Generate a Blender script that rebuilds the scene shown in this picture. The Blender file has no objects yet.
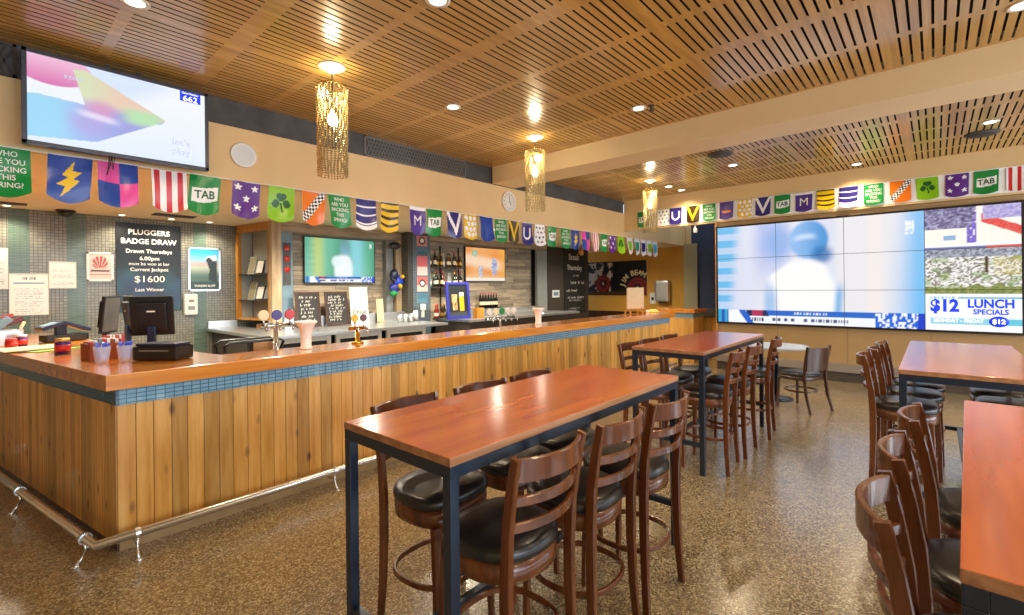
import bpy, bmesh, math, random
from mathutils import Vector, Matrix
random.seed(7)
SC = bpy.context.scene
COL = SC.collection
PI = math.pi

# ------------------------------------------------------------------ colours
def lin(c): return c/12.92 if c <= .04045 else ((c+.055)/1.055)**2.4
def rgb(h):
    h = h.lstrip('#'); return tuple(lin(int(h[i:i+2], 16)/255) for i in (0, 2, 4))

# ------------------------------------------------------------------ materials
def new_mat(name):
    m = bpy.data.materials.new(name); m.use_nodes = True
    nt = m.node_tree; b = nt.nodes['Principled BSDF']
    return m, nt, b
def N(nt, t, **kw):
    n = nt.nodes.new(t)
    for k, v in kw.items():
        if hasattr(n, k): setattr(n, k, v)
        else: n.inputs[k].default_value = v
    return n
def mix(nt, fac, a, b, mode='MIX'):
    n = nt.nodes.new('ShaderNodeMix'); n.data_type = 'RGBA'; n.blend_type = mode
    for s, v in ((n.inputs[0], fac), (n.inputs[6], a), (n.inputs[7], b)):
        if hasattr(v, 'links'): nt.links.new(v, s)
        elif isinstance(v, (int, float)): s.default_value = v
        else: s.default_value = (*v[:3], 1)
    return n.outputs[2]
def ramp(nt, fac, stops):
    n = nt.nodes.new('ShaderNodeValToRGB'); nt.links.new(fac, n.inputs[0])
    e = n.color_ramp.elements
    while len(e) < len(stops): e.new(.5)
    for el, (p, c) in zip(e, stops): el.position = p; el.color = (*c[:3], 1)
    return n.outputs[0]
def coords(nt, scale=(1, 1, 1), rot=(0, 0, 0)):
    t = nt.nodes.new('ShaderNodeTexCoord'); m = nt.nodes.new('ShaderNodeMapping')
    m.inputs['Scale'].default_value = scale; m.inputs['Rotation'].default_value = rot
    nt.links.new(t.outputs['Object'], m.inputs[0]); return m.outputs[0]
def bump(nt, b, h, strength=.2, dist=.01):
    n = nt.nodes.new('ShaderNodeBump'); n.inputs['Strength'].default_value = strength; n.inputs['Distance'].default_value = dist
    nt.links.new(h, n.inputs['Height']); nt.links.new(n.outputs[0], b.inputs['Normal'])
def plain(name, c, rough=.5, metal=0., coat=0., var=.06, vscale=9., emit=None, es=1., spec=.5, trans=0.):
    m, nt, b = new_mat(name)
    c = rgb(c) if isinstance(c, str) else c
    if var:
        nz = N(nt, 'ShaderNodeTexNoise', Scale=vscale, Detail=4.); nt.links.new(coords(nt), nz.inputs[0])
        o = ramp(nt, nz.outputs[0], [(.3, [x*(1-var) for x in c]), (.7, [min(1, x*(1+var)) for x in c])])
        nt.links.new(o, b.inputs['Base Color'])
    else: b.inputs['Base Color'].default_value = (*c, 1)
    b.inputs['Roughness'].default_value = rough; b.inputs['Metallic'].default_value = metal
    b.inputs['Coat Weight'].default_value = coat; b.inputs['Coat Roughness'].default_value = .12
    b.inputs['Specular IOR Level'].default_value = spec
    b.inputs['Transmission Weight'].default_value = trans
    if emit:
        b.inputs['Emission Color'].default_value = (*(rgb(emit) if isinstance(emit, str) else emit), 1); b.inputs['Emission Strength'].default_value = es
    return m
def wood(name, stops, scale=(2, 30, 30), rough=.35, coat=0., island=0., knots=False, bumps=.08, rot=(0, 0, 0), detail=6.):
    m, nt, b = new_mat(name)
    co = coords(nt, scale, rot)
    oi = None
    if island:
        g = nt.nodes.new('ShaderNodeNewGeometry')
        add = nt.nodes.new('ShaderNodeVectorMath'); add.operation = 'ADD'
        mul = nt.nodes.new('ShaderNodeMath'); mul.operation = 'MULTIPLY'; mul.inputs[1].default_value = 57.
        nt.links.new(g.outputs['Random Per Island'], mul.inputs[0])
        nt.links.new(co, add.inputs[0]); nt.links.new(mul.outputs[0], add.inputs[1]); co = add.outputs[0]
        oi = g.outputs['Random Per Island']
    nz = N(nt, 'ShaderNodeTexNoise', Scale=1., Detail=detail, Roughness=.6, Distortion=.12); nt.links.new(co, nz.inputs[0])
    c = ramp(nt, nz.outputs[0], [(p, rgb(h)) for p, h in stops])
    if oi is not None:
        v = ramp(nt, oi, [(0, [1-island]*3), (.5, (1, 1, 1)), (1, [1+island*.6, 1+island*.45, 1+island*.25])])
        c = mix(nt, 1., c, v, 'MULTIPLY')
    if knots:
        kz = nt.nodes.new('ShaderNodeTexVoronoi'); kz.inputs['Scale'].default_value = 1.
        kc = coords(nt, (8.5, 8.5, 3.4)); nt.links.new(kc, kz.inputs[0])
        k = ramp(nt, kz.outputs['Distance'], [(.05, (1, 1, 1)), (.2, (0, 0, 0))])
        nt.links.new(k, nt.nodes.new('ShaderNodeRGBToBW').inputs[0])
        c = mix(nt, k, c, rgb('#5a3312'))
    nt.links.new(c, b.inputs['Base Color'])
    b.inputs['Roughness'].default_value = rough; b.inputs['Coat Weight'].default_value = coat; b.inputs['Coat Roughness'].default_value = .1
    if coat >= .6: b.inputs['Coat IOR'].default_value = 1.6; b.inputs['Coat Roughness'].default_value = .17
    if bumps: bump(nt, b, nz.outputs[0], bumps, .004)
    return m
def tiles(name, c1, c2, grout, bw, rh, axes='xz', rough=.25, mortar=.003, coat=0., offset=0., bs=.5):
    m, nt, b = new_mat(name)
    t = nt.nodes.new('ShaderNodeTexCoord'); sp = nt.nodes.new('ShaderNodeSeparateXYZ'); cb = nt.nodes.new('ShaderNodeCombineXYZ')
    nt.links.new(t.outputs['Object'], sp.inputs[0])
    nt.links.new(sp.outputs['xyz'.index(axes[0])], cb.inputs[0]); nt.links.new(sp.outputs['xyz'.index(axes[1])], cb.inputs[1])
    br = nt.nodes.new('ShaderNodeTexBrick'); br.offset = offset; br.offset_frequency = 2
    br.inputs['Scale'].default_value = 1.; br.inputs['Brick Width'].default_value = bw; br.inputs['Row Height'].default_value = rh
    br.inputs['Mortar Size'].default_value = mortar; br.inputs['Mortar Smooth'].default_value = .1; br.inputs['Bias'].default_value = 0.
    br.inputs['Color1'].default_value = (*rgb(c1), 1); br.inputs['Color2'].default_value = (*rgb(c2), 1); br.inputs['Mortar'].default_value = (*rgb(grout), 1)
    nt.links.new(cb.outputs[0], br.inputs[0])
    nt.links.new(br.outputs[0], b.inputs['Base Color'])
    b.inputs['Roughness'].default_value = rough; b.inputs['Coat Weight'].default_value = coat
    inv = nt.nodes.new('ShaderNodeMath'); inv.operation = 'SUBTRACT'; inv.inputs[0].default_value = 1.
    nt.links.new(br.outputs['Fac'], inv.inputs[1]); bump(nt, b, inv.outputs[0], bs, .002)
    return m
def painted(name, rough=.35, emit=0., spec=.5):
    """reads the mesh's own colour attribute: printed cloth, posters, or a lit display when EMIT is set"""
    m, nt, b = new_mat(name)
    a = nt.nodes.new('ShaderNodeAttribute'); a.attribute_name = 'Col'
    if emit:
        b.inputs['Base Color'].default_value = (.01, .01, .012, 1)
        nt.links.new(a.outputs['Color'], b.inputs['Emission Color']); b.inputs['Emission Strength'].default_value = emit
    else: nt.links.new(a.outputs['Color'], b.inputs['Base Color'])
    b.inputs['Roughness'].default_value = rough; b.inputs['Specular IOR Level'].default_value = spec
    return m
def glow(name, c, s):
    m, nt, b = new_mat(name); c = rgb(c) if isinstance(c, str) else c
    b.inputs['Base Color'].default_value = (*c, 1); b.inputs['Emission Color'].default_value = (*c, 1); b.inputs['Emission Strength'].default_value = s
    return m

def thin_glass():
    m, nt, b = new_mat('clear_glass'); b.inputs['Base Color'].default_value = (.85, .9, .95, 1); b.inputs['Roughness'].default_value = .05; b.inputs['Specular IOR Level'].default_value = .8
    b.inputs['Alpha'].default_value = .3; return m
def floor_mat():
    m, nt, b = new_mat('polished_aggregate_floor')
    co = coords(nt)
    v = N(nt, 'ShaderNodeTexVoronoi', Scale=120.); nt.links.new(co, v.inputs[0])
    bw = nt.nodes.new('ShaderNodeSeparateColor'); nt.links.new(v.outputs['Color'], bw.inputs[0])
    c = ramp(nt, bw.outputs[0], [(0., rgb('#251e16')), (.27, rgb('#463b2a')), (.37, rgb('#85714f')), (.66, rgb('#a08b64')), (.84, rgb('#c9b890')), (1., rgb('#e2d8bd'))])
    v2 = N(nt, 'ShaderNodeTexVoronoi', Scale=310.); nt.links.new(co, v2.inputs[0])
    s2 = nt.nodes.new('ShaderNodeSeparateColor'); nt.links.new(v2.outputs['Color'], s2.inputs[0])
    c2 = ramp(nt, s2.outputs[1], [(0., rgb('#352c20')), (.5, rgb('#857253')), (1., rgb('#bfae8c'))])
    c = mix(nt, .35, c, c2)
    nz = N(nt, 'ShaderNodeTexNoise', Scale=.7, Detail=3.); nt.links.new(co, nz.inputs[0])
    c = mix(nt, 1., c, ramp(nt, nz.outputs[0], [(.3, (.72, .72, .74)), (.7, (.92, .91, .88))]), 'MULTIPLY')
    nt.links.new(c, b.inputs['Base Color'])
    r = ramp(nt, nz.outputs[0], [(.3, (.2, .2, .2)), (.7, (.34, .34, .34))]); nt.links.new(r, b.inputs['Roughness'])
    b.inputs['Specular IOR Level'].default_value = .5
    b.inputs['Coat Weight'].default_value = .9; b.inputs['Coat Roughness'].default_value = .22; b.inputs['Coat IOR'].default_value = 2.0
    return m

MT = {}
MT['floor'] = floor_mat()
MT['cream'] = plain('cream_paint', '#dfbf8a', .6, var=.03, vscale=2.)
MT['tan'] = plain('tan_soffit_paint', '#f4e4c2', .7, var=.03, vscale=2.)
MT['beam'] = plain('beam_paint', '#e6d0a2', .6, var=.02, vscale=2.)
MT['beige_panel'] = plain('beige_wall_panel', '#ad8d60', .5, var=.04, vscale=3.)
MT['mustard'] = plain('mustard_paint', '#d09a38', .6, var=.04, vscale=2.)
MT['greygreen'] = plain('grey_green_paint', '#8c8668', .6, var=.03)
MT['navy_wall'] = plain('navy_wall', '#22304f', .6, var=.08)
MT['dark_paint'] = plain('charcoal_paint', '#3c3530', .6, var=.05)
MT['dark_strip'] = plain('slate_strip', '#4b4a4a', .7, var=.25, vscale=5.)
MT['black'] = plain('black_plastic', '#131316', .35, var=.05)
MT['black_void'] = plain('ceiling_void', '#120c06', .9, var=0)
MT['tv_grey'] = plain('graphite_bezel', '#3c3d44', .3, .3)
MT['dark_mesh'] = plain('dark_metal_mesh', '#77746e', .5, .5)
MT['rubber'] = plain('dark_rubber', '#1b1a1a', .8)
MT['white'] = plain('white_plastic', '#e6e4de', .4, var=.02)
MT['whiteframe'] = plain('white_enamel', '#d5dadb', .35, var=.02)
MT['chrome'] = plain('chrome', '#d9dbdd', .12, 1., var=0)
MT['steel'] = plain('brushed_steel', '#d4d8da', .3, .9, var=.08, vscale=20)
MT['brass'] = plain('brass', '#c79a45', .2, 1., var=.05)
MT['rail_metal'] = plain('foot_rail_steel', '#dfe1e3', .26, .92, var=.04)
MT['table_steel'] = plain('black_blue_steel', '#1a2a40', .3, .2, var=.12, spec=.7)
MT['vinyl'] = plain('black_vinyl', '#1e1e21', .3, var=.12, vscale=25, spec=.6)
MT['ceil_wood'] = wood('ceiling_timber', [(.25, '#a17a36'), (.5, '#bf9448'), (.75, '#d4ab60')], (1.2, 22, 22), .3, coat=.6, bumps=.0)
MT['pine'] = wood('pine_planks', [(.15, '#a8702a'), (.42, '#d39a46'), (.6, '#e2b062'), (.85, '#f0ce90')], (22, 22, 1.5), .38, coat=.2, island=.36, knots=True)
MT['pine_trim'] = wood('pine_trim', [(.3, '#a8743a'), (.7, '#d6a868')], (2, 30, 30), .45)
MT['counter'] = wood('varnished_counter', [(.25, '#c66c10'), (.5, '#de861c'), (.75, '#eb9d30')], (1.3, 14, 14), .16, coat=1., bumps=.0, detail=2.)
MT['table'] = wood('varnished_table_top', [(.3, '#ad4808'), (.5, '#c25a10'), (.7, '#ce6818')], (1.3, 13, 13), .24, coat=.7, bumps=.0, detail=2.)
MT['table_edge'] = wood('table_edge', [(.3, '#8c5b3a'), (.7, '#b98a64')], (2, 20, 40), .35)
MT['walnut'] = wood('walnut_stain', [(.25, '#472310'), (.5, '#63351a'), (.8, '#7c4725')], (22, 22, 3), .27, coat=.35, bumps=.03)
MT['walnut_dark'] = wood('dark_walnut_stain', [(.25, '#2e1a12'), (.5, '#43271a'), (.8, '#563425')], (22, 22, 3), .3, coat=.3, bumps=.03)
MT['weather'] = wood('weathered_boards', [(.2, '#786a58'), (.5, '#aa9c86'), (.8, '#cbbfa8')], (2.2, 30, 30), .75, island=.42, bumps=.3)
MT['weather_beam'] = wood('weathered_beam', [(.2, '#766450'), (.5, '#a5937a'), (.8, '#c2b296')], (2, 18, 18), .7, bumps=.25)
MT['weather_post'] = wood('weathered_post', [(.2, '#80674b'), (.5, '#b39a78'), (.8, '#cdb694')], (18, 18, 2), .7, bumps=.2)
MT['oak'] = wood('golden_oak', [(.25, '#9a621f'), (.5, '#b97d30'), (.8, '#cf9445')], (16, 16, 2.), .4, coat=.2)
MT['oak_panel'] = wood('oak_panel', [(.25, '#a06c35'), (.5, '#bd8748'), (.8, '#d2a062')], (2, 24, 24), .45)
MT['mosaic'] = tiles('blue_glass_mosaic_lit', '#93bfd6', '#7aabc8', '#4c7187', .05, .0262, rough=.14, mortar=.0028, coat=.6)  # daylight on the front face is put into these paler tile colours
MT['mosaic_end_shaded'] = tiles('blue_glass_mosaic_end_shaded', '#3f6c8f', '#2c5576', '#1d2b38', .05, .0262, axes='yz', rough=.12, mortar=.0028, coat=.5)  # same mosaic, darkened in colour for the shaded end face
MT['grey_tile'] = tiles('grey_mosaic', '#8b8878', '#77766a', '#5b5a52', .04, .04, rough=.25, mortar=.004)
MT['green_tile'] = tiles('green_mosaic', '#55695c', '#64786a', '#4a564e', .12, .022, rough=.22, mortar=.003, offset=.5)
MT['pillar_tile'] = tiles('pillar_mosaic', '#6d7c86', '#5f707c', '#474e52', .05, .03, rough=.2, mortar=.004)
MT['pillar_tile_side'] = tiles('pillar_mosaic_side', '#6f6c60', '#625f55', '#45423b', .05, .03, axes='yz', rough=.25, mortar=.004)
MT['stone'] = tiles('stacked_stone', '#5a4b3d', '#3c3633', '#241f1c', .3, .03, axes='yz', rough=.7, mortar=.003, offset=.37, bs=1.)
MT['skirt_grey'] = plain('grey_skirting', '#8b8176', .5)
MT['skirt_tan'] = plain('tan_skirting', '#a48a63', .5, var=.1)
MT['cloth'] = painted('printed_flag_vinyl', .28)
MT['print'] = painted('printed_paper', .35)
MT['screen'] = painted('lit_display', .25, emit=.93)
MT['screen_wall'] = painted('lit_video_panel', .25, emit=1.0)
MT['ltr_white'] = plain('white_lettering', '#f1efe8', .5, var=0)
MT['ltr_green'] = plain('green_lettering', '#0d5a2c', .5, var=0)
MT['ltr_dark'] = plain('dark_lettering', '#14120f', .5, var=0)
MT['ltr_cream'] = plain('cream_lettering', '#e2d5a8', .5, var=0)
MT['ltr_orange'] = plain('amber_lettering', '#f0b35a', .5, var=0)
MT['lit_blue'] = glow('lit_blue_lettering', '#0a2fc0', 1.)
MT['lit_white'] = glow('lit_white_lettering', '#ffffff', 1.)
MT['lit_grey'] = glow('lit_grey_lettering', '#a3b2c6', .85)
MT['lit_navy'] = glow('lit_navy_lettering', '#12265e', .8)
MT['chalkboard'] = plain('chalkboard', '#201f1e', .6, var=.15, vscale=6)
MT['chalk'] = plain('chalk', '#d8d4c8', .8, var=.1)
MT['lamp_lens'] = glow('downlight_lens', '#fff2d8', 9.)
MT['bulb'] = glow('pendant_bulb', '#fff0c8', 14.)
MT['bead'] = plain('amber_bead', '#c9b482', .14, .45, var=.3, vscale=40, spec=.8)
MT['trim_white'] = plain('white_trim', '#e9e4d8', .4, var=0)
MT['paper'] = plain('paper', '#e8e3d6', .7, var=.03)
MT['paper_tan'] = plain('tan_paper', '#d9bd96', .7, var=.05)
MT['blue_glass'] = plain('blue_glass', '#1f47c8', .1, var=.1, coat=.4)
MT['navy_plastic'] = plain('navy_plastic', '#16203f', .3)
MT['orange_box'] = plain('rust_card', '#8a3d12', .5)
MT['red'] = plain('red_plastic', '#c02a24', .35)
MT['purple'] = plain('purple_plastic', '#3b2a86', .35)
MT['gold_lid'] = plain('gold_lid', '#d9b060', .3, .6)
MT['blue_panel'] = plain('blue_grey_panel', '#6e8797', .45, var=.12, vscale=4)
MT['grey_jamb'] = plain('grey_jamb', '#8b8e8c', .5, var=.05)
MT['pale_back'] = plain('pale_cabinet_lining', '#b4b6ac', .5, var=.05)
MT['frame_blue'] = plain('violet_blue_frame', '#2b2f8e', .4)
MT['bottle_a'] = plain('amber_glass_bottle', '#5a2c0c', .08, var=.1, coat=.3)
MT['bottle_b'] = plain('green_glass_bottle', '#1e3a20', .08, var=.1, coat=.3)
MT['bottle_c'] = plain('clear_spirit_bottle', '#a9b6b4', .08, var=.1, coat=.3)
MT['bottle_d'] = plain('dark_wine_bottle', '#10130f', .08, var=0, coat=.3)
MT['bottle_e'] = plain('red_spirit_bottle', '#9a2a1c', .1, var=.1, coat=.3)
MT['lab_cream'] = plain('cream_label', '#e8dcb8', .6, var=0)
MT['lab_gold'] = plain('gold_label', '#d2a53c', .5, var=0)
MT['lab_white'] = plain('white_label', '#eeeeea', .6, var=0)
MT['yellow'] = plain('yellow_plastic', '#e3b81f', .4)
MT['tower'] = plain('frosted_tower', '#ece7df', .3, var=.02)
MT['badge_dark'] = plain('dark_red_badge', '#5b1715', .3)
MT['sponge'] = plain('folded_yellow_cloth', '#d9cd6a', .8)
MT['daylight_frame'] = plain('window_frame_paint', '#d5d0c6', .5)
MT['tabletop_white'] = plain('pale_laminate', '#b9c4c6', .2, var=.03, coat=.3)

# ------------------------------------------------------------------ mesh builder
class M:
    def __init__(s): s.bm = bmesh.new(); s.cols = None
    def box(s, x0, x1, y0, y1, z0, z1, bev=0., mi=0):
        g = bmesh.ops.create_cube(s.bm, size=1.)
        vs = g['verts']
        for v in vs:
            v.co = Vector((x0 + (v.co.x+.5)*(x1-x0), y0 + (v.co.y+.5)*(y1-y0), z0 + (v.co.z+.5)*(z1-z0)))
        fs = {f for v in vs for f in v.link_faces}
        for f in fs: f.material_index = mi
        if bev:
            es = list({e for v in vs for e in v.link_edges})
            bmesh.ops.bevel(s.bm, geom=es, offset=min(bev, .45*min(abs(x1-x0), abs(y1-y0), abs(z1-z0))), segments=2, affect='EDGES', profile=.7)
        return s
    def bar(s, p, q, w, h, bev=0., up=(0, 0, 1), mi=0):
        p, q = Vector(p), Vector(q); t = (q-p); L = t.length; t.normalize()
        u = Vector(up)
        if abs(t.dot(u)) > .95: u = Vector((0, 1, 0))
        a = t.cross(u).normalized(); b = a.cross(t)
        old = set(s.bm.verts)
        s.box(-w/2, w/2, -L/2, L/2, -h/2, h/2, bev, mi)
        mat = Matrix((a, t, b)).transposed(); c = (p+q)/2
        for v in s.bm.verts:
            if v not in old: v.co = mat @ v.co + c
        return s
    def sweep(s, pts, prof, side=(1, 0, 0), closed=False, mi=0, smooth=False, scales=None):
        P = [Vector(p) for p in pts]; n = len(P); S = Vector(side); rings = []
        for i in range(n):
            if closed: t = P[(i+1) % n] - P[i-1]
            else: t = P[min(i+1, n-1)] - P[max(i-1, 0)]
            t.normalize(); a = S - t*S.dot(t)
            if a.length < 1e-4: a = t.orthogonal()
            a.normalize(); b = t.cross(a); k = scales[i] if scales else 1.
            rings.append([s.bm.verts.new(P[i] + a*x*k + b*y*k) for x, y in prof])
        m = len(prof)
        for i in range(n if closed else n-1):
            r, q = rings[i], rings[(i+1) % n]
            for j in range(m):
                f = s.bm.faces.new((r[j], r[(j+1) % m], q[(j+1) % m], q[j])); f.material_index = mi; f.smooth = smooth
        if not closed:
            for r in (rings[0][::-1], rings[-1]):
                f = s.bm.faces.new(r); f.material_index = mi
        return s
    def tube(s, pts, r, seg=8, closed=False, side=(.31, .22, .93), mi=0, scales=None):
        return s.sweep(pts, [(r*math.cos(2*PI*k/seg), r*math.sin(2*PI*k/seg)) for k in range(seg)], side, closed, mi, True, scales)
    def lathe(s, prof, cx=0., cy=0., seg=20, mis=None, smooth=True, shape=None):
        rings = []
        for r, z in prof:
            if r < 1e-6: rings.append([s.bm.verts.new((cx, cy, z))])
            else:
                ring = []
                for k in range(seg):
                    a = 2*PI*k/seg; x, y = math.cos(a), math.sin(a)
                    if shape: x, y = shape(a)
                    ring.append(s.bm.verts.new((cx+r*x, cy+r*y, z)))
                rings.append(ring)
        for i in range(len(rings)-1):
            a, b = rings[i], rings[i+1]; mi = mis[i] if mis else 0
            for k in range(seg):
                k2 = (k+1) % seg
                if len(a) == 1 and len(b) == 1: continue
                if len(a) == 1: vs = (a[0], b[k2], b[k])
                elif len(b) == 1: vs = (a[k], a[k2], b[0])
                else: vs = (a[k], a[k2], b[k2], b[k])
                f = s.bm.faces.new(vs); f.material_index = mi; f.smooth = smooth
        for ring, rev in ((rings[0], True), (rings[-1], False)):
            if len(ring) > 1: s.bm.faces.new(ring[::-1] if rev else ring).material_index = (mis[0] if rev else mis[-1]) if mis else 0
        return s
    def prism(s, poly, z0, z1, bev=0., mi=0):
        lo = [s.bm.verts.new((x, y, z0)) for x, y in poly]; hi = [s.bm.verts.new((x, y, z1)) for x, y in poly]
        n = len(poly); fs = [s.bm.faces.new(lo[::-1]), s.bm.faces.new(hi)]
        for i in range(n): fs.append(s.bm.faces.new((lo[i], lo[(i+1) % n], hi[(i+1) % n], hi[i])))
        for f in fs: f.material_index = mi
        if bev:
            es = list({e for f in fs for e in f.edges})
            bmesh.ops.bevel(s.bm, geom=es, offset=bev, segments=2, affect='EDGES', profile=.7)
        return s
    def quad(s, pts, mi=0):
        s.bm.faces.new([s.bm.verts.new(p) for p in pts]).material_index = mi; return s
    def paint(s, w, h, nx, ny, fn, pos=None, mi=0, u0=0., v0=0., per='v', thick=0.):
        """picture on a grid: u right, v up, facing +w.  fn(s,t): s 0..1 left to right, t 0..1 top to bottom"""
        lay = s.bm.loops.layers.float_color.get('Col') or s.bm.loops.layers.float_color.new('Col')
        V = []
        for j in range(ny+1):
            V.append([s.bm.verts.new(pos(i/nx, j/ny) if pos else (u0+w*i/nx, v0-h*j/ny, 0)) for i in range(nx+1)])
        C = None if per == 'f' else [[fn(i/nx, j/ny) for i in range(nx+1)] for j in range(ny+1)]
        for j in range(ny):
            for i in range(nx):
                f = s.bm.faces.new((V[j+1][i], V[j+1][i+1], V[j][i+1], V[j][i])); f.material_index = mi; f.smooth = True
                if per == 'f':
                    c = (*fn((i+.5)/nx, (j+.5)/ny), 1)
                    for l in f.loops: l[lay] = c
                else:
                    for l, (jj, ii) in zip(f.loops, ((j+1, i), (j+1, i+1), (j, i+1), (j, i))): l[lay] = (*C[jj][ii], 1)
        return s
    def text(s, t, size, u, v, w=0., align='CENTER', bold=0., sx=1., rot=0., ext=.0006):
        cu = bpy.data.curves.new('t', 'FONT'); cu.body = t; cu.size = size; cu.align_x = align; cu.align_y = 'CENTER'
        cu.offset = bold*size; cu.extrude = ext; cu.resolution_u = 3
        ob = bpy.data.objects.new('t', cu); me = bpy.data.meshes.new_from_object(ob)
        old = set(s.bm.verts); s.bm.from_mesh(me)
        c, d = math.cos(rot), math.sin(rot)
        for vv in s.bm.verts:
            if vv in old: continue
            x, y = vv.co.x*sx, vv.co.y
            vv.co = Vector((u + c*x - d*y, v + d*x + c*y, w + vv.co.z))
        bpy.data.objects.remove(ob); bpy.data.curves.remove(cu); bpy.data.meshes.remove(me)
        return s
    def arc_text(s, t, size, cu, cv, r, a0, a1, w=0., bold=0.):
        n = len(t)
        for k, ch in enumerate(t):
            if ch == ' ': continue
            a = a0 + (a1-a0)*(k/(n-1))
            s.text(ch, size, cu + r*math.cos(a), cv + r*math.sin(a), w, 'CENTER', bold, 1., a-PI/2)
        return s
    def scribble(s, u0, u1, v, h, w=0., seedv=0, gap=.25):
        """a line of handwriting: short strokes laid on the board"""
        rr = random.Random(seedv); u = u0
        while u < u1:
            if rr.random() < gap: u += h*.7
            a = rr.uniform(-.5, .9)*h; b = rr.uniform(-.6, .6)*h
            s.bar((u, v-h*.45, w), (u+a*.5, v+h*rr.uniform(.1, .6), w), .13*h, .0008)
            s.bar((u, v+b*.4, w), (u+h*.5, v+b*.2, w), .12*h, .0008)
            u += h*.62
        return s
    def tf(s, mtx, n0=0):
        s.bm.verts.ensure_lookup_table()
        for v in s.bm.verts[n0:]: v.co = mtx @ v.co
        return s
    def n(s): return len(s.bm.verts)
    def mesh(s, name, mats):
        me = bpy.data.meshes.new(name); 
        s.bm.normal_update(); s.bm.to_mesh(me); s.bm.free()
        for m in (mats if isinstance(mats, (list, tuple)) else [mats]): me.materials.append(MT[m] if isinstance(m, str) else m)
        return me

def add(name, m, mats, parent=None):
    o = bpy.data.objects.new(name, m.mesh(name, mats)); COL.objects.link(o)
    if parent is not None: o.parent = parent
    return o
def tag(o, label=None, cat=None, group=None, kind=None):
    if label: o['label'] = label
    if cat: o['category'] = cat
    if group: o['group'] = group
    if kind: o['kind'] = kind
    return o
S = (PI/2, 0, 0)            # wall frame facing -Y: local x = +X, y = up, z = out (-Y)
W = (PI/2, 0, -PI/2)        # wall frame facing -X: local x = -Y, y = up, z = out (-X)
def thing(name, label, cat, loc=(0, 0, 0), rot=(0, 0, 0), group=None):
    o = bpy.data.objects.new(name, None); COL.objects.link(o); o.empty_display_size = .1
    o.location = loc; o.rotation_euler = rot
    return tag(o, label, cat, group)
def struct(name, m, mats): return tag(add(name, m, mats), kind='structure')
def dup(root, loc, rotz, label, group=None):
    r = root.copy(); COL.objects.link(r); r.location = loc; r.rotation_euler = (0, 0, rotz); r['label'] = label
    if group: r['group'] = group
    for ch in list(root.children):
        c = ch.copy(); COL.objects.link(c); c.parent = r
        for g in list(ch.children):
            d = g.copy(); COL.objects.link(d); d.parent = c
    return r

# ================================================================== SETTING
ZC, YB, ZB, XW, YT = 3.47, 5.10, 2.69, 9.5, 8.80
struct('floor', M().box(-3.2, 13.4, -4.8, 9.2, -.12, 0), 'floor')
# walls
def wall_left():
    m = M(); xs = [(-3.2, .25, 0), (.25, .44, 1), (.44, .80, 0), (.80, .99, 1), (.99, 2.27, 0), (2.27, 2.45, 1), (2.45, 3.4, 0)]
    for a, b, k in xs: m.box(a, b, YT, YT+.15, 0, ZB, mi=k)
    return m
struct('wall_left', wall_left(), ['grey_tile', 'green_tile'])
struct('wall_front', M().box(-3.2, -3.0, -4.8, 9.2, 0, 3.7), 'cream')
struct('wall_far', M().box(12.9, 13.1, 5.13, 9.2, 0, 3.47), 'mustard')
struct('wall_back', M().box(9.55, 9.8, -4.8, 3.14, .29, 3.47), 'beige_panel')
# cladding panels of the screen wall
m = M()
for k in range(8):
    y1 = 3.14 - k*1.03; y0 = max(-4.8, y1-1.026)
    m.box(9.5, 9.549, y0, y1, .29, 2.81, .002)
struct('trim_1', m, 'beige_panel')
struct('trim_2', M().box(9.46, 9.55, -4.8, 5.1, 2.815, ZC), 'cream')       # deep fascia that carries the flags
struct('trim_3', M().box(9.40, 9.55, -4.8, 3.14, .16, .288, .006), 'skirt_grey')
struct('baseboard_back', M().box(9.43, 9.55, -4.8, 3.14, 0, .158), 'stone')
struct('trim_4', M().box(9.47, 9.55, 3.142, 3.17, 0, 2.81), 'pine_trim')
# passage beyond the screen wall
struct('wall_passage', M().box(12.0, 12.1, 3.14, 4.60, 0, 3.47), 'navy_wall')
struct('door_1', M().box(11.95, 11.998, 4.44, 4.78, 0, 2.66, .004), 'greygreen')
struct('wall_passage_side', M().box(9.8, 12.0, 3.0, 3.13, 0, 3.47), 'beige_panel')
m = M()
for k in range(9): m.box(10.9, 10.93, 3.16+k*.1, 3.255+k*.1, 0, .9, .004)
m.box(10.93, 10.99, 3.16, 4.06, 0, .9)
struct('trim_5', m, 'pine')
struct('trim_6', M().box(10.86, 11.0, 3.16, 4.06, .9, 1.08, .006), 'dark_strip')
# window wall on the right (behind the camera's right shoulder)
m = M()
wins = [(-2.4, .3), (.7, 3.4), (3.8, 6.5), (6.9, 9.2)]
m.box(-3.2, 9.6, -4.8, -4.6, 0, .55); m.box(-3.2, 9.6, -4.8, -4.6, 3.0, 3.7)
px = -3.2
for a, b in wins: m.box(px, a, -4.8, -4.6, .55, 3.0); px = b
m.box(px, 9.6, -4.8, -4.6, .55, 3.0)
struct('wall_right', m, 'cream')
for k, (a, b) in enumerate(wins):
    m = M(); c = (a+b)/2
    for x in (a+.03, c, b-.03): m.box(x-.03, x+.03, -4.74, -4.66, .55, 3.0)
    m.box(a, b, -4.74, -4.66, .55, .61); m.box(a, b, -4.74, -4.66, 2.94, 3.0)
    struct('window_%d' % (k+1), m, 'daylight_frame')
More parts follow.
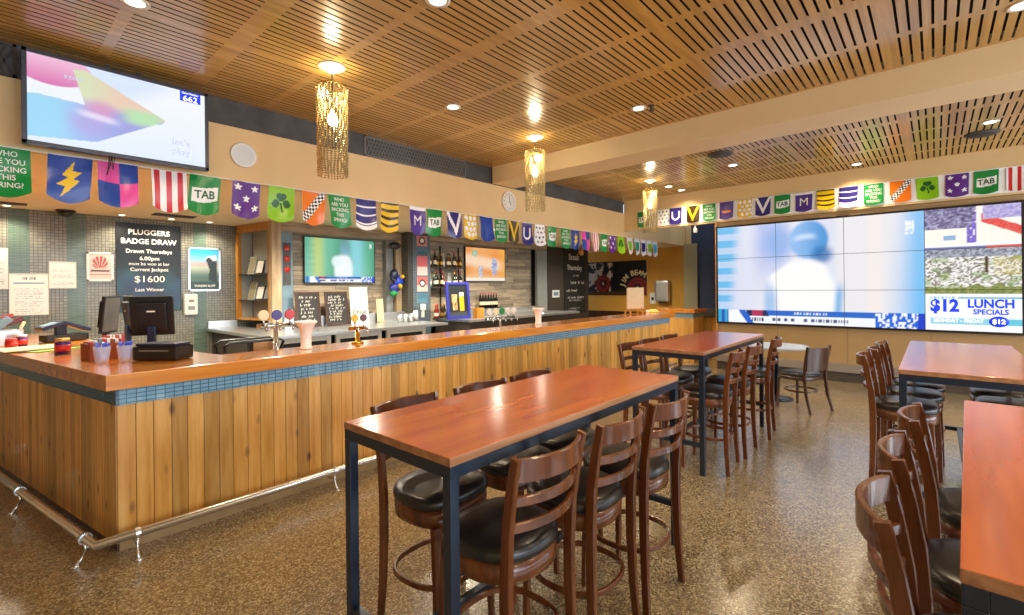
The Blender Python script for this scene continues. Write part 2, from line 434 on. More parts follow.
# bulkhead over the bar, its soffit and the dark band under the ceiling
struct('wall_bulkhead', M().box(-3.0, 12.88, YB, YB+.12, ZB, 3.205), 'cream')
struct('ceiling_soffit', M().box(-3.0, 12.9, YB+.121, 9.2, ZB, ZB+.1), 'tan')
struct('trim_7', M().box(-3.0, 9.475, YB+.03, YB+.12, 3.207, ZC), 'dark_strip')
struct('beam_1', M().box(5.29, 5.80, -4.6, YB-.002, 3.215, ZC+.1, .004), 'beam')
struct('wall_upper_far', M().box(12.9, 13.1, 3.0, 5.12, 0, 3.47), 'cream')

def slotted(x0, x1, y0, y1, joints):
    """timber lining: real slots cut through 14 mm board, with a dark void above"""
    m = M(); pitch, sw = .0645, .0165
    edges = [x0] + [j for j in joints if x0 < j < x1] + [x1]
    slots = []
    for a, b in zip(edges[:-1], edges[1:]):
        a2 = a + (.065 if a in joints else .05); b2 = b - (.065 if b in joints else .05)
        k = max(1, round((b2-a2)/.6)); L = (b2-a2)/k
        for i in range(k): slots.append((a2+i*L+(.035 if i else 0), a2+(i+1)*L-(.035 if i < k-1 else 0)))
    y, row = y0+.01, 0
    def strip(ya, yb, xa, xb):
        z = ZC; t = .002
        m.quad([(xa, ya, z), (xa, yb, z), (xb, yb, z), (xb, ya, z)])
        m.quad([(xa, ya, z), (xb, ya, z), (xb, ya, z+t), (xa, ya, z+t)])
        m.quad([(xa, yb, z), (xa, yb, z+t), (xb, yb, z+t), (xb, yb, z)])
        m.quad([(xa, ya, z), (xa, ya, z+t), (xa, yb, z+t), (xa, yb, z)])
        m.quad([(xb, ya, z), (xb, yb, z), (xb, yb, z+t), (xb, ya, z+t)])
    prev = y0
    while y + pitch < y1:
        if row % 19 != 18:
            strip(prev, y, x0, x1)
            px = x0
            for a, b in slots: strip(y, y+sw, px, a); px = b
            strip(y, y+sw, px, x1); prev = y+sw
        y += pitch; row += 1
    strip(prev, y1, x0, x1)
    return m
J1 = [-2.56, -1.27, .02, 1.31, 2.60, 3.90]
struct('ceiling', slotted(-3.0, 5.29, -4.6, YB+.03, J1), 'ceil_wood')
struct('ceiling_rear', slotted(5.80, 9.46, -4.6, YB+.03, [7.05, 8.3]), 'ceil_wood')
m = M(); m.box(-3.3, 9.8, -4.8, YB+.2, ZC+.09, ZC+.13); m.box(-3.3, 9.8, YB+.035, YB+.2, ZC+.0005, ZC+.0895); m.box(-3.3, 9.8, -4.8, -4.61, ZC+.0005, ZC+.0895)
m.box(-3.3, -3.01, -4.6, YB+.034, ZC+.0005, ZC+.0895); m.box(9.465, 9.8, -4.6, YB+.034, ZC+.0005, ZC+.0895)
struct('ceiling_void', m, 'black_void')
# expanded-metal grilles set in the dark band
def grille(x0, x1, label, mm='dark_mesh'):
    r = thing('vent_grille', label, 'vent', ((x0+x1)/2, YB+.028, 3.215), S)
    w = (x1-x0)/2; h = .25
    m = M(); m.box(-w, w, 0, .02, 0, .012); m.box(-w, w, h-.02, h, 0, .012); m.box(-w, -w+.02, 0, h, 0, .012); m.box(w-.02, w, 0, h, 0, .012)
    add('frame', m, mm, r)
    m = M(); k = -w
    while k < w:
        for d in (.1, -.1):
            a, b = (k, k+d*1.0)
            if -w <= b <= w: m.bar((a, .02, .005), (b, h-.02, .005), .012, .006)
        k += .045
    add('mesh', m, mm, r)
grille(3.1, 4.75, 'diamond mesh vent grille in dark band above the clock wall')
grille(-.9, .2, 'dark vent grille at the ceiling left of the hanging television', 'dark_paint')

# ================================================================== BAR COUNTER
bar = thing('bar_counter', 'long pine plank bar counter with orange varnished top and blue mosaic band', 'bar counter', (.56, 3.78, 0))
def L(m): return m.tf(Matrix.Translation((-.56, -3.78, 0)))
sk = -.172
def ex(y, off=0.): return .56 + sk*(y-3.78) + off
top = [(.50, 3.70), (8.82, 3.70), (8.82, 4.16), (1.245, 4.16), (ex(8.2, .75), 8.2), (ex(8.2, -.06), 8.2)]
add('counter_top', L(M().prism(top, 1.015, 1.11, .006)), 'counter', bar)
add('mosaic_band', L(M().box(.575, 8.76, 3.785, 3.83, .905, 1.014)), 'mosaic', bar)
m = M(); m.prism([(ex(3.79, .0), 3.79), (ex(3.79, .04), 3.79), (ex(8.2, .04), 8.2), (ex(8.2), 8.2)], .905, 1.014); add('mosaic_band', L(m), 'mosaic_end_shaded', bar)
m = M(); x = .563
while x < 8.72:
    w = random.uniform(.088, .104); m.box(x, min(8.74, x+w-.003), 3.78, 3.80, .112, .904, .003); x += w
add('plank_cladding', L(m), 'pine', bar)
m = M(); y = 3.80
while y < 8.1:
    w = random.uniform(.088, .104)
    m.prism([(ex(y), y), (ex(y, .02), y), (ex(y+w-.003, .02), y+w-.003), (ex(y+w-.003), y+w-.003)], .045, .904); y += w
add('plank_cladding', L(m), 'pine', bar)
m = M(); m.prism([(ex(3.83, .022), 3.805), (8.74, 3.805), (8.74, 4.05), (.95, 4.05), (ex(8.1, .5), 8.1), (ex(8.1, .022), 8.1)], .0, 1.013); add('carcass', L(m), 'dark_paint', bar)
add('base_strip', L(M().box(.57, 8.74, 3.787, 3.803, .0, .110, .002)), 'skirt_tan', bar)
m = M(); m.prism([(ex(3.8, .004), 3.80), (ex(3.8, .02), 3.80), (ex(8.1, .02), 8.1), (ex(8.1, .004), 8.1)], 0, .043); add('base_strip', L(m), 'walnut_dark', bar)  # dark tone stands in for the thin shadow under the end planks

rail = thing('foot_rail', 'bent steel foot rail on curved brackets along the pine bar base', 'foot rail', (.436, 3.62, 0))
def fx(y): return .436 + sk*(y-3.62)
m = M(); m.tube([(8.7, 3.64, .15), (3, 3.635, .15), (.436, 3.62, .15), (fx(5.5), 5.5, .15), (fx(8), 8, .15)], .026, 12)
add('pipe', m.tf(Matrix.Translation((-.436, -3.62, 0))), 'rail_metal', rail)
def bracket(p, d):
    """collar round the pipe, flared foot to the floor and an arm back to the bar"""
    m = M(); n = Vector(d); t = Vector((n.y, -n.x, 0)); P = Vector(p)
    ring = [P + n*.03*math.cos(a) + Vector((0, 0, .03*math.sin(a))) for a in [2*PI*k/14 for k in range(14)]]
    m.sweep(ring, [(-.012, -.004), (.012, -.004), (.012, .004), (-.012, .004)], t, True)
    m.tube([P+Vector((0, 0, -.028)), P+Vector((0, 0, -.07))+n*.005, P+Vector((0, 0, -.115))-n*.02, P+Vector((0, 0, -.142))-n*.045], .009, 8, scales=[1, .9, .9, 1.2])
    m.tube([P+Vector((0, 0, -.05)), P+Vector((0, 0, -.075))+n*.05, P+Vector((0, 0, -.08))+n*.115], .008, 8)
    c = P - n*.045; m.lathe([(.022, .0), (.022, .006), (.008, .012)], c.x, c.y, 12)
    return m.tf(Matrix.Translation((-.436, -3.62, 0)))
for x in (.63, 1.9, 3.2, 4.5, 5.8, 7.1, 8.4): add('bracket', bracket((x, 3.625+.002*x, .15), (0, 1, 0)), 'rail_metal', rail)
for y in (3.78, 5.05, 6.4): add('bracket', bracket((fx(y), y, .15), (.985, .17, 0)), 'rail_metal', rail)

# second short counter past the gap
c2 = thing('side_counter', 'short timber counter with mosaic band past the gap at the bar end', 'bar counter', (9.85, 3.73, 0))
add('counter_top', M().box(0, .72, 0, .9, 1.03, 1.11, .006), 'counter', c2)
add('mosaic_band', M().box(.04, .68, .04, .88, .93, 1.029), 'mosaic', c2)
m = M()
for k in range(6): m.box(.045+k*.105, .147+k*.105, .04, .06, 0, .929, .003)
for k in range(8): m.box(.04, .06, .062+k*.1, .16+k*.1, 0, .929, .003)
add('plank_cladding', m, 'pine', c2)
add('carcass', M().box(.062, .66, .062, .86, 0, .928), 'dark_paint', c2)

# ================================================================== BAR-BACK FITTINGS (structure)
def planks(x0, x1, z0, z1, y, seedv):
    rr = random.Random(seedv); m = M(); z = z0
    while z < z1-.01:
        h = min(rr.uniform(.06, .1), z1-z); x = x0
        while x < x1-.01:
            w = min(rr.uniform(.3, .9), x1-x); d = rr.uniform(0, .02)
            m.box(x+.0015, x+w-.0015, y-d, y+.06, z+.0015, z+h-.0015, .003); x += w
        z += h
    return m
struct('wall_niche', planks(3.37, 5.5, .9, 2.56, 7.93, 3), 'weather')
struct('wall_niche_right', planks(6.0, 9.65, .9, 2.62, 7.93, 5), 'weather')
struct('trim_8', M().box(3.18, 5.52, 7.70, 7.8, 2.53, 2.688, .008), 'weather_beam')
struct('trim_9', M().box(6.0, 10.06, 7.70, 7.8, 2.58, 2.688, .008), 'weather_beam')
struct('trim_10', M().box(3.02, 3.165, 7.66, 7.78, 0, 2.688, .006), 'weather_post')
struct('trim_11', M().box(3.17, 3.365, 7.72, 7.765, 0, 2.53, .004), 'blue_panel')
struct('trim_12', M().box(5.32, 5.44, 7.70, 7.80, 0, 2.53, .006), 'weather_post')
struct('trim_13', M().box(5.16, 5.31, 7.80, 7.92, 0, 2.53), 'grey_jamb')
struct('pillar_1', M().box(5.56, 5.98, 7.50, 7.95, 0, 2.688, mi=0), 'pillar_tile')
struct('trim_14', M().box(5.445, 5.555, 7.50, 7.95, 0, 2.688), 'pillar_tile_side')
struct('trim_15', M().box(9.66, 10.08, 7.72, 7.80, 0, 2.578, .004), 'grey_jamb')
struct('pillar_2', M().box(10.085, 12.05, 7.70, 8.9, 0, 2.688), 'dark_paint')
struct('wall_bar_rear', M().box(3.37, 10.0, 8.0, 8.1, 0, 2.688), 'dark_paint')

# display cabinet with framed cards
cab = thing('display_cabinet', 'open oak-framed display cabinet with two shelves of framed cards', 'cabinet', (3.03, 7.80, 1.12), (0, 0, .178))
m = M(); m.box(.005, .07, .90, .97, 0, 1.565, .004); m.box(.005, .07, -.02, .05, 0, 1.565, .004); m.box(.005, .075, -.02, .97, 1.44, 1.565, .004)
add('frame', m, 'oak', cab)
m = M(); m.box(.30, .32, 0, .96, 0, 1.565); m.box(.02, .30, .965, .98, 0, 1.565); m.box(.075, .30, -.02, .0, 0, 1.565); m.box(.075, .3, 0, .965, 1.54, 1.565)
add('back_panel', m, 'pale_back', cab)
for z in (.31, .735): add('shelf', M().box(.02, .299, .001, .96, z, z+.018), 'dark_paint', cab)
add('base', M().box(.0, .299, .055, .895, 0, .03), 'oak', cab)
for z, ys in ((.33, (.28, .50, .74)), (.755, (.25, .50, .74))):
    for k, y in enumerate(ys):
        lab = {(.33, 0): 'small dark framed card at near end of lower cabinet shelf', (.33, 1): 'small dark framed card in middle of lower cabinet shelf', (.33, 2): 'large pale green framed card at far end of lower cabinet shelf',
               (.755, 0): 'dark framed card leaning at near end of upper cabinet shelf', (.755, 1): 'light grey card in middle of upper cabinet shelf', (.755, 2): 'pale patterned card at far end of upper cabinet shelf'}[(z, k)]
        h = .26 if (z, k) in ((.33, 2), (.755, 0), (.755, 2)) else .2
        q = thing('picture_frame', lab, 'picture frame', (3.03+.13-.177*y, 7.80+y*.984+.02, 1.1205+z), (0, 0, .178), 'framed cards in the display cabinet')
        m = M(); m.box(-.008, .008, -.10, .10, 0, h*1.15, .002); m.tf(Matrix.Rotation(.22, 4, 'Y')); add('frame', m, 'black' if k < 2 else 'pale_back', q)
        m = M(); m.box(-.010, -.0085, -.085, .085, .014, h*1.15-.014); m.tf(Matrix.Rotation(.22, 4, 'Y')); add('card', m, ('grey_jamb', 'paper', 'greygreen')[k], q)

# ================================================================== painted pictures
def mixc(a, b, t):
    t = max(0., min(1., t)); return tuple(x+(y-x)*t for x, y in zip(a, b))
def sm(a, b, x):
    t = max(0., min(1., (x-a)/(b-a))); return t*t*(3-2*t)
def hsh(i, j=0, k=0):
    v = math.sin(i*127.1+j*311.7+k*74.7)*43758.5453; return v-math.floor(v)
def noise2(x, y, k=0):
    i, j = math.floor(x), math.floor(y); fx_, fy_ = x-i, y-j
    fx_ = fx_*fx_*(3-2*fx_); fy_ = fy_*fy_*(3-2*fy_)
    a = hsh(i, j, k)*(1-fx_)+hsh(i+1, j, k)*fx_; b = hsh(i, j+1, k)*(1-fx_)+hsh(i+1, j+1, k)*fx_
    return a*(1-fy_)+b*fy_
def inpoly(x, y, P):
    r = False; n = len(P)
    for i in range(n):
        (x1, y1), (x2, y2) = P[i], P[i-1]
        if (y1 > y) != (y2 > y) and x < (x2-x1)*(y-y1)/(y2-y1)+x1: r = not r
    return r
WHITE = (.92, .92, .92)
C = {k: rgb(v) for k, v in dict(green='#0f8a3f', lime='#8cc71f', dkgreen='#165a2c', blue='#163f9c', navy='#2b2478', red='#cf2733', pink='#e24aa0', purple='#5b2a8a',
     orange='#ee7a17', yellow='#e6bd12', brown='#33200f', black='#14110f', sky='#35b4d6', teal='#1f9f80', violet='#4b2f8f').items()}
def star(x, y, cx, cy, r):
    dx, dy = x-cx, (y-cy); d = math.hypot(dx, dy)
    if d > r: return False
    a = math.atan2(dx, -dy) % (2*PI/5); a = abs(a-PI/5)
    return d < r*(.42+.58*(a/(PI/5))**1.0)
AR = 1.36
def f_plain(c): return lambda s, t: c
def f_tab(s, t):
    y = t*AR
    if .1 < s < .94 and .42-.12*(s-.5) < y < .93-.12*(s-.5): return WHITE
    return C['green']
def f_bolt(s, t):
    P = [(.62, .2), (.38, .52), (.5, .56), (.28, .74), (.45, .74), (.36, .98), (.74, .62), (.6, .58), (.78, .44), (.58, .42)]
    return C['yellow'] if inpoly(s, t, [((a-.55)*1.15+.52, (b-.6)*1.05+.5) for a, b in P]) else C['blue']
def f_quart(s, t): return C['pink'] if (s < .52) == (t < .47) else C['blue']
def f_rstripe(s, t): return C['red'] if (s*6.1+.55) % 2 > 1.02 else WHITE
def f_stars(s, t):
    for cx, cy in ((.2, .22), (.8, .24), (.5, .62), (.2, 1.0), (.82, 1.0)):
        if star(s, t*AR, cx, cy, .14): return WHITE
    return C['purple']
def f_sham(s, t):
    y = t*AR
    for cx, cy in ((.5, .42), (.32, .62), (.68, .62), (.43, .36), (.57, .36), (.27, .7), (.73, .7)):
        if math.hypot(s-cx, y-cy) < .125: return C['dkgreen']
    if abs(s-.5-(y-.7)*.2) < .035 and .6 < y < .98: return C['dkgreen']
    return C['lime']
def f_check(s, t):
    y = t*AR; d = (s*1.0+y*.78-.98)
    if abs(d) < .2:
        return C['black'] if (math.floor(d/.133+10)+math.floor((s*.78-y)/.133+20)) % 2 else WHITE
    return C['orange']
def f_hb(s, t): return WHITE if (t*3.6) % 1 > .78 or t > .86 else C['navy']
def f_hy(s, t): return C['brown'] if ((t*3.9+.1) % 1 < .36) else C['yellow']
def f_M(s, t): return WHITE if t < .12 else C['violet']
def f_V(bg, fg):
    def f(s, t):
        return fg if abs(abs(s-.5)-(.46-t*.62)) < .1 and t < .86 else bg
    return f
def f_dots(bg, fg, r=.13, n=3):
    def f(s, t):
        y = t*AR
        for j in range(4):
            for i in range(3):
                if math.hypot(s-(.18+.32*i+(.16 if j % 2 else 0)), y-(.2+.3*j)) < r: return fg
        return bg
    return f
def f_shoe(s, t):
    y = t*AR; d = math.hypot(s-.5, y-.68)
    return WHITE if (.22 < d < .34 and y > .62) or (.22 < abs(s-.5) < .34 and .3 < y <= .68) else C['navy']
def f_band(s, t): return C['orange'] if .5 < t < .64 and .14 < s < .86 else C['violet']
def f_wg(c):
    return lambda s, t: c if .22 < t < .75 and .15 < s < .85 else WHITE
WHO = ('WHO', 'ARE YOU', 'BACKING', 'THIS', 'SPRING?')
KINDS = {'who': (f_plain(C['green']), 'dark green flag with white block lettering'), 'bolt': (f_bolt, 'blue flag with yellow lightning bolt'), 'quart': (f_quart, 'pink and blue quartered flag'),
 'red': (f_rstripe, 'red and white striped flag'), 'tab': (f_tab, 'green flag with a white lettered panel'), 'stars': (f_stars, 'purple flag with white stars'), 'sham': (f_sham, 'lime green flag with shamrock'),
 'check': (f_check, 'orange flag with chequered sash'), 'hb': (f_hb, 'blue and white hooped flag'), 'hy': (f_hy, 'yellow and brown hooped flag'), 'M': (f_M, 'purple flag with white letter M'),
 'V': (f_V(C['navy'], WHITE), 'navy flag with white chevron'), 'ydots': (f_dots(C['yellow'], WHITE), 'yellow flag with white spots'), 'blue': (f_plain(C['blue']), 'plain blue flag'),
 'Vy': (f_V(C['brown'], C['yellow']), 'brown flag with yellow chevron'), 'shoe': (f_shoe, 'blue flag with white horseshoe'), 'dots': (f_dots(WHITE, C['brown'], .07), 'white flag with dark spots'),
 'band': (f_band, 'violet flag with an orange bar'), 'wg': (f_wg(C['lime']), 'white and green flag'), 'wb': (f_wg(C['navy']), 'white and navy flag'), 'ws': (f_wg(C['sky']), 'white and sky blue flag'), 'wt': (f_wg(C['teal']), 'white and teal flag')}
def flag(kind, w, h, parent, u, v, k, curl=1., res=None, bottom=.13):
    fn, lab = KINDS[kind]; nx, ny = res or (30, 40)
    ph = hsh(k, 3)*6; tilt = (hsh(k, 5)-.5)*.05*curl; out = .012+.012*hsh(k, 9)
    base = .004 if curl > .6 else .012
    def pos(s, t):
        tt = t*(1-bottom*abs(2*s-1)**1.8)
        x = (s-.5)*w*(1-.03*t*curl) + tilt*t*h*3
        return (u + x, v - h*tt, out*curl*(.3+t)*(1+.8*math.sin(ph+s*4.2))+base + .012*curl*math.sin(ph*2+t*5+s*2)*t)
    o = add('flag', M().paint(w, h, nx, ny, fn, pos, per='f'), 'cloth', parent); o['label'] = lab
    if kind in ('tab', 'who', 'M'):
        m = M(); n0 = 0
        if kind == 'tab': m.text('TAB', .105, 0, -.5*h+.005, 0, bold=.02, sx=.9, rot=.06)
        elif kind == 'M': m.text('M', .19, 0, -.5*h, 0, bold=.0)
        else:
            for i, s_ in enumerate(WHO): m.text(s_, .056, 0, -.13*h-i*.058, 0, bold=.012, sx=.88)
        for vv in m.bm.verts:
            s_, t_ = vv.co.x/w+.5, -vv.co.y/h; p = pos(min(1, max(0, s_)), t_/(1-bottom*abs(2*min(1, max(0, s_))-1)**1.8)); vv.co = Vector((p[0]+(0), p[1], p[2]+.0025+vv.co.z))
        add('lettering', m, 'ltr_green' if kind == 'tab' else 'ltr_white', o)
    return o
bx = [(.0, .27, 'who'), (.35, .63, 'bolt'), (.65, .91, 'quart'), (1.0, 1.27, 'red'), (1.29, 1.55, 'tab'), (1.65, 1.9, 'stars'), (1.99, 2.24, 'sham'), (2.32, 2.59, 'check'), (2.62, 2.87, 'who'), (2.97, 3.22, 'hb'),
 (3.29, 3.57, 'hy'), (3.71, 4.0, 'M'), (4.01, 4.27, 'tab'), (4.35, 4.63, 'V'), (4.65, 4.95, 'ydots'), (4.99, 5.27, 'blue'), (5.34, 5.59, 'who'), (5.64, 5.91, 'Vy'), (5.96, 6.24, 'shoe'), (6.32, 6.57, 'dots'),
 (6.66, 6.93, 'tab'), (7.05, 7.35, 'who'), (7.4, 7.67, 'bolt'), (7.74, 8.02, 'quart'), (8.06, 8.36, 'red'), (8.44, 8.71, 'tab'), (8.79, 9.05, 'stars'), (9.17, 9.39, 'sham'), (9.53, 9.81, 'wg'), (9.86, 10.15, 'wt'),
 (10.2, 10.46, 'wb'), (10.51, 10.77, 'wg'), (10.83, 11.05, 'ws')]
bun = thing('bunting', 'string of assorted team flags hanging along the cream bulkhead above the bar', 'bunting', (0, YB-.004, ZB-.005), S)
pts = [(-.4, .0, .008)]
for k in range(60): pts.append((-.4+11.6*(k+1)/60, .004*math.sin(k*1.7), .008))
add('cord', M().tube(pts, .006, 6), 'white', bun)
for k, (a, b, kd) in enumerate(bx): flag(kd, .262, .372, bun, (a+b)/2, -.003, k, 1., (44, 58) if a < 3.5 else ((24, 32) if a < 6 else (16, 20)))
wy = [(4.65, 'tab'), (4.33, 'blue'), (4.2, 'dots'), (3.93, 'shoe'), (3.58, 'Vy'), (3.27, 'who'), (2.94, 'band'), (2.62, 'ydots'), (2.31, 'V'), (2.0, 'tab'), (1.67, 'M'), (1.36, 'hy'), (1.04, 'hb'), (.72, 'who'), (.39, 'check'), (.08, 'sham'), (-.25, 'stars'), (-.55, 'tab'), (-.87, 'red'), (-1.19, 'quart')]
wy = [w for w in wy if w[1] != 'blue']
bun2 = thing('bunting', 'white-backed strip of team flags fixed along the fascia above the video wall', 'bunting', (XW-.044, 0, 3.19), W)
m = M()
def strip_pos(s, t): return (-4.75+6.15*s, .002-.345*t, .001+.001*math.sin(s*60)*t)
m.paint(6.15, .345, 60, 6, lambda s, t: WHITE, strip_pos); add('backing_strip', m, 'cloth', bun2)
add('cord', M().tube([(-4.76, .003, .006), (-1.5, .006, .006), (1.42, .003, .006)], .006, 6), 'white', bun2)
for k, (y, kd) in enumerate(wy): flag(kd, .25, .335, bun2, -y, -.003, 100+k, .45, (26, 34) if y < 2.4 else (18, 24), bottom=.09)

# ================================================================== SCREENS
def bezel(m, w, h, b, d):
    m.box(-w/2+.002, w/2-.002, -h/2+.002, h/2-.002, 0, d-.006, .004)
    m.box(-w/2, w/2, h/2-b, h/2, d-.008, d, .003); m.box(-w/2, w/2, -h/2, -h/2+b, d-.008, d, .003)
    m.box(-w/2, -w/2+b, -h/2, h/2, d-.008, d, .003); m.box(w/2-b, w/2, -h/2, h/2, d-.008, d, .003)
    return m
def tv(label, loc, rot, w, h, fn, d=.06, res=(120, 68), b=.014):
    r = thing('television', label, 'television', loc, rot)
    add('housing', bezel(M(), w, h, b, d), 'tv_grey' if b > .02 else 'black', r)
    m = M(); m.paint(w-2*b, h-2*b, res[0], res[1], fn, None, 0, -(w/2-b), h/2-b); m.tf(Matrix.Translation((0, 0, d-.0045)))
    return r, add('display', m, 'screen', r)
L_ = lambda h: rgb(h)
def keno(s, t):
    c = mixc(L_('#f4f6ff'), L_('#dfeaf8'), t)
    c = mixc(c, L_('#b9d4f6'), .5*sm(.5, .2, abs(s-.42)+abs(t-.05)))
    d = math.hypot((s-.12)/.20, (t-.12)/.20)
    c = mixc(c, mixc(L_('#f0bcd8'), L_('#d86fae'), t*3.2), sm(1.04, .96, d))
    if inpoly(s, t, [(.22, .08), (.28, .05), (.74, .46), (.72, .52), (.68, .54), (.34, .90), (.02, .95), (-.1, .97), (-.1, .49), (.05, .45), (.28, .47)]):
        u = (s-.2)/.5; lo = mixc(mixc(L_('#58c6f0'), L_('#5f8fe6'), sm(.1, .32, s)), L_('#5a62d2'), sm(.28, .5, s))
        up_ = mixc(mixc(L_('#c9d08f'), L_('#e2b48a'), sm(.28, .5, s)), L_('#d9b893'), sm(.5, .7, s)); gr = L_('#93d67c')
        q = mixc(up_, lo, sm(.36+.18*(s-.3), .52+.1*(s-.3), t)); q = mixc(q, gr, sm(.14, .04, abs(t-.47-.05*s))*sm(.44, .56, s)*sm(.76, .66, s))
        q = mixc(q, L_('#d0409c'), .85*sm(.13, .02, math.hypot(s-.36, (t-.50)*.7)))
        q = mixc(q, L_('#8a4fc8'), .6*sm(.16, .03, math.hypot(s-.30, (t-.68)*.7)))
        q = mixc(q, L_('#f3ecff'), .6*sm(.2, .02, abs(t-.58-.25*(s-.3))*3)*sm(.2, .3, s)*sm(.5, .4, s))
        c = mixc(q, (.9, .92, .97), .28)
    return c
tv1, d1 = tv('large tilted television with colourful pointer graphic hanging above the bar flags', (.805, YB-.13, 3.045), S, 1.185, .70, keno, .06, (220, 124), .03)
add('logo_panel', M().box(.375, .53, .232, .322, .0562, .0575, 0), 'lit_blue', d1)
m = M(); m.text('662', .068, .452, .258, .058, bold=.006, sx=1.1); m.text('Game Number', .024, .452, .306, .058, bold=.004, sx=.85)
add('lettering', m, 'lit_white', d1)
m = M(); m.text("let's", .085, .38, -.14, .0585, bold=.01); m.text('play', .085, .38, -.22, .0585, bold=.01); m.text('KENO', .04, -.31, .2, .0585, bold=.01); add('lettering', m, 'lit_grey', d1)
m = M(); m.box(-.2, .2, -.15, .15, -.06, 0, .004); m.bar((-.1, .15, -.03), (-.1, .40, -.03), .03, .03); m.bar((.1, .15, -.03), (.1, .40, -.03), .03, .03); add('bracket', m, 'black', tv1)
m = M(); m.tube([(-.1, -.345, .02), (-.105, -.42, .03), (-.12, -.50, .05), (-.10, -.43, .055), (-.09, -.345, .05)], .004, 6); m.tube([(-.085, -.345, .02), (-.08, -.45, .04), (-.07, -.345, .05)], .004, 6); add('cable', m, 'black', tv1)

def cricket(green):
    def f(s, t):
        if green:
            c = mixc(L_('#3f9a72'), L_('#76c4a4'), .5+.5*math.sin(s*7+t)); c = mixc(c, L_('#b9cf7a'), sm(.14, .0, abs(s-.17))); c = mixc(c, L_('#8fd7e0'), sm(.2, .02, abs(s-.72))*.9)
            c = mixc(c, L_('#4da37f'), sm(.86, 1., s)); stripe = .10 if s < .14 else 0
        else:
            c = mixc(L_('#e3e2ec'), L_('#d3d9ec'), .5+.5*math.sin(s*9+1.2)); stripe = .62*sm(.16-t*.05, .08-t*.04, s)
            c = mixc(c, L_('#a9b9e6'), .85*sm(.13, .03, abs(s-.30))*sm(.75, .2, t)); c = mixc(c, L_('#7fa9e4'), .75*sm(.13, .03, math.hypot(s-.355, (t-.2)*.5)))
            c = mixc(c, L_('#e6e4e8'), sm(.60, .66, s)*sm(.93, .85, s)); c = mixc(c, L_('#f1e6df'), .7*sm(.05, .01, abs(s-.80)))
            c = mixc(c, L_('#5db6ee'), sm(.885, .985, s)*(.75+.25*t)); c = mixc(c, L_('#8cc3ec'), .5*sm(.12, 0, abs(s-.93))*t)
        if stripe: c = mixc(c, L_('#4fb4e8' if not green else '#2f8f8a'), (.9 if math.sin(t*44) > 0 else .3)*stripe*1.6)
        # batsman seen from behind: helmet, shoulders, torso
        if green:
            d = math.hypot((s-.55)/.08, (t-.2)/.22); c = mixc(c, mixc(L_('#6f96a0'), L_('#8ebfe0'), t*2), .8*sm(1.3, .6, d))
            c = mixc(c, L_('#f0f7f8'), sm(1.25, .8, math.hypot((s-.53)/.13, (t-.72)/.40))*sm(.3, .42, t)); c = mixc(c, L_('#e6f4f6'), .9*sm(1.3, .7, math.hypot((s-.43)/.07, (t-.52)/.13))); top_, lft, rgt = 2., 0., 1.
        else:
            d = math.hypot((s-.505)/(.092 if s > .505 else .10), (t-.185)/.185)
            hc = mixc(L_('#8db8ea'), L_('#4f97d6'), sm(.42, .59, s)); hc = mixc(hc, L_('#cfe0f4'), .8*sm(.05, .0, abs(t-.15-.5*(s-.5)**2*8))*sm(.4, .46, s)*sm(.56, .5, s))
            c = mixc(c, hc, sm(1.12, .88, d)); c = mixc(c, L_('#2f74b4'), .9*sm(.075, .02, math.hypot(s-.565, (t-.33)*.62)))
            top_ = .37+(.55*max(0, s-.50)+3.0*max(0, s-.52)**2 if s > .5 else 1.1*max(0, .43-s)**1.2*1.6); lft, rgt = .30+.05*sm(.5, .8, t), .57+.07*sm(.35, .75, t)
        if t > .3: c = mixc(c, L_('#f4f5f4'), sm(lft-.03, lft+.02, s)*sm(rgt+.03, rgt-.02, s)*sm(top_-.03, top_+.04, t))
        if not green:
            c = mixc(c, L_('#7fb4e4'), .7*sm(.05, .01, abs(s-.30))*sm(.55, .75, t)); c = mixc(c, L_('#4fa3dc'), .8*sm(.035, .0, abs(s-.645+.04*(t-.7)))*sm(.55, .72, t))
        # score strip
        b0 = .865
        if t > b0:
            tt = (t-b0)/(1-b0); c = L_('#eef2fa')
            if tt < .42 and .25 < s < .80: c = L_('#2467c8')
            if s < .06: c = L_('#2aa0cc') if math.sin(s*170) > -.2 else L_('#1b57b0')
            elif .12 < s-.05*tt < .16: c = L_('#1a62c8')
            elif .165 < s-.03*tt < .28 and tt < .45: c = L_('#b0305a') if .2 < s < .26 else L_('#1c2a5a')
            elif .17 < s < .27 and .6 < tt < .85: c = L_('#3a3f55') if math.sin(s*600) > -.3 else c
            elif .31 < s < .68 and .58 < tt < .82 and math.sin(s*520)+math.sin(s*1240) > -.2 and not .43 < s < .465: c = L_('#50577a')
            elif s > .80:
                c = L_('#1f63d6') if noise2(s*150, tt*6, 3) > .5 else L_('#eaf1fb')
                if s > .975: c = L_('#1440c8')
            if tt < .42 and .42 < s < .6 and math.sin(s*400) > .1 and .12 < tt < .32: c = L_('#dfe8fb')
        elif .925 < s < .96 and .07 < t < .19: c = mixc(L_('#ffffff'), c, .25 if noise2(s*160, t*60) > .4 else .8)
        return c
    return f
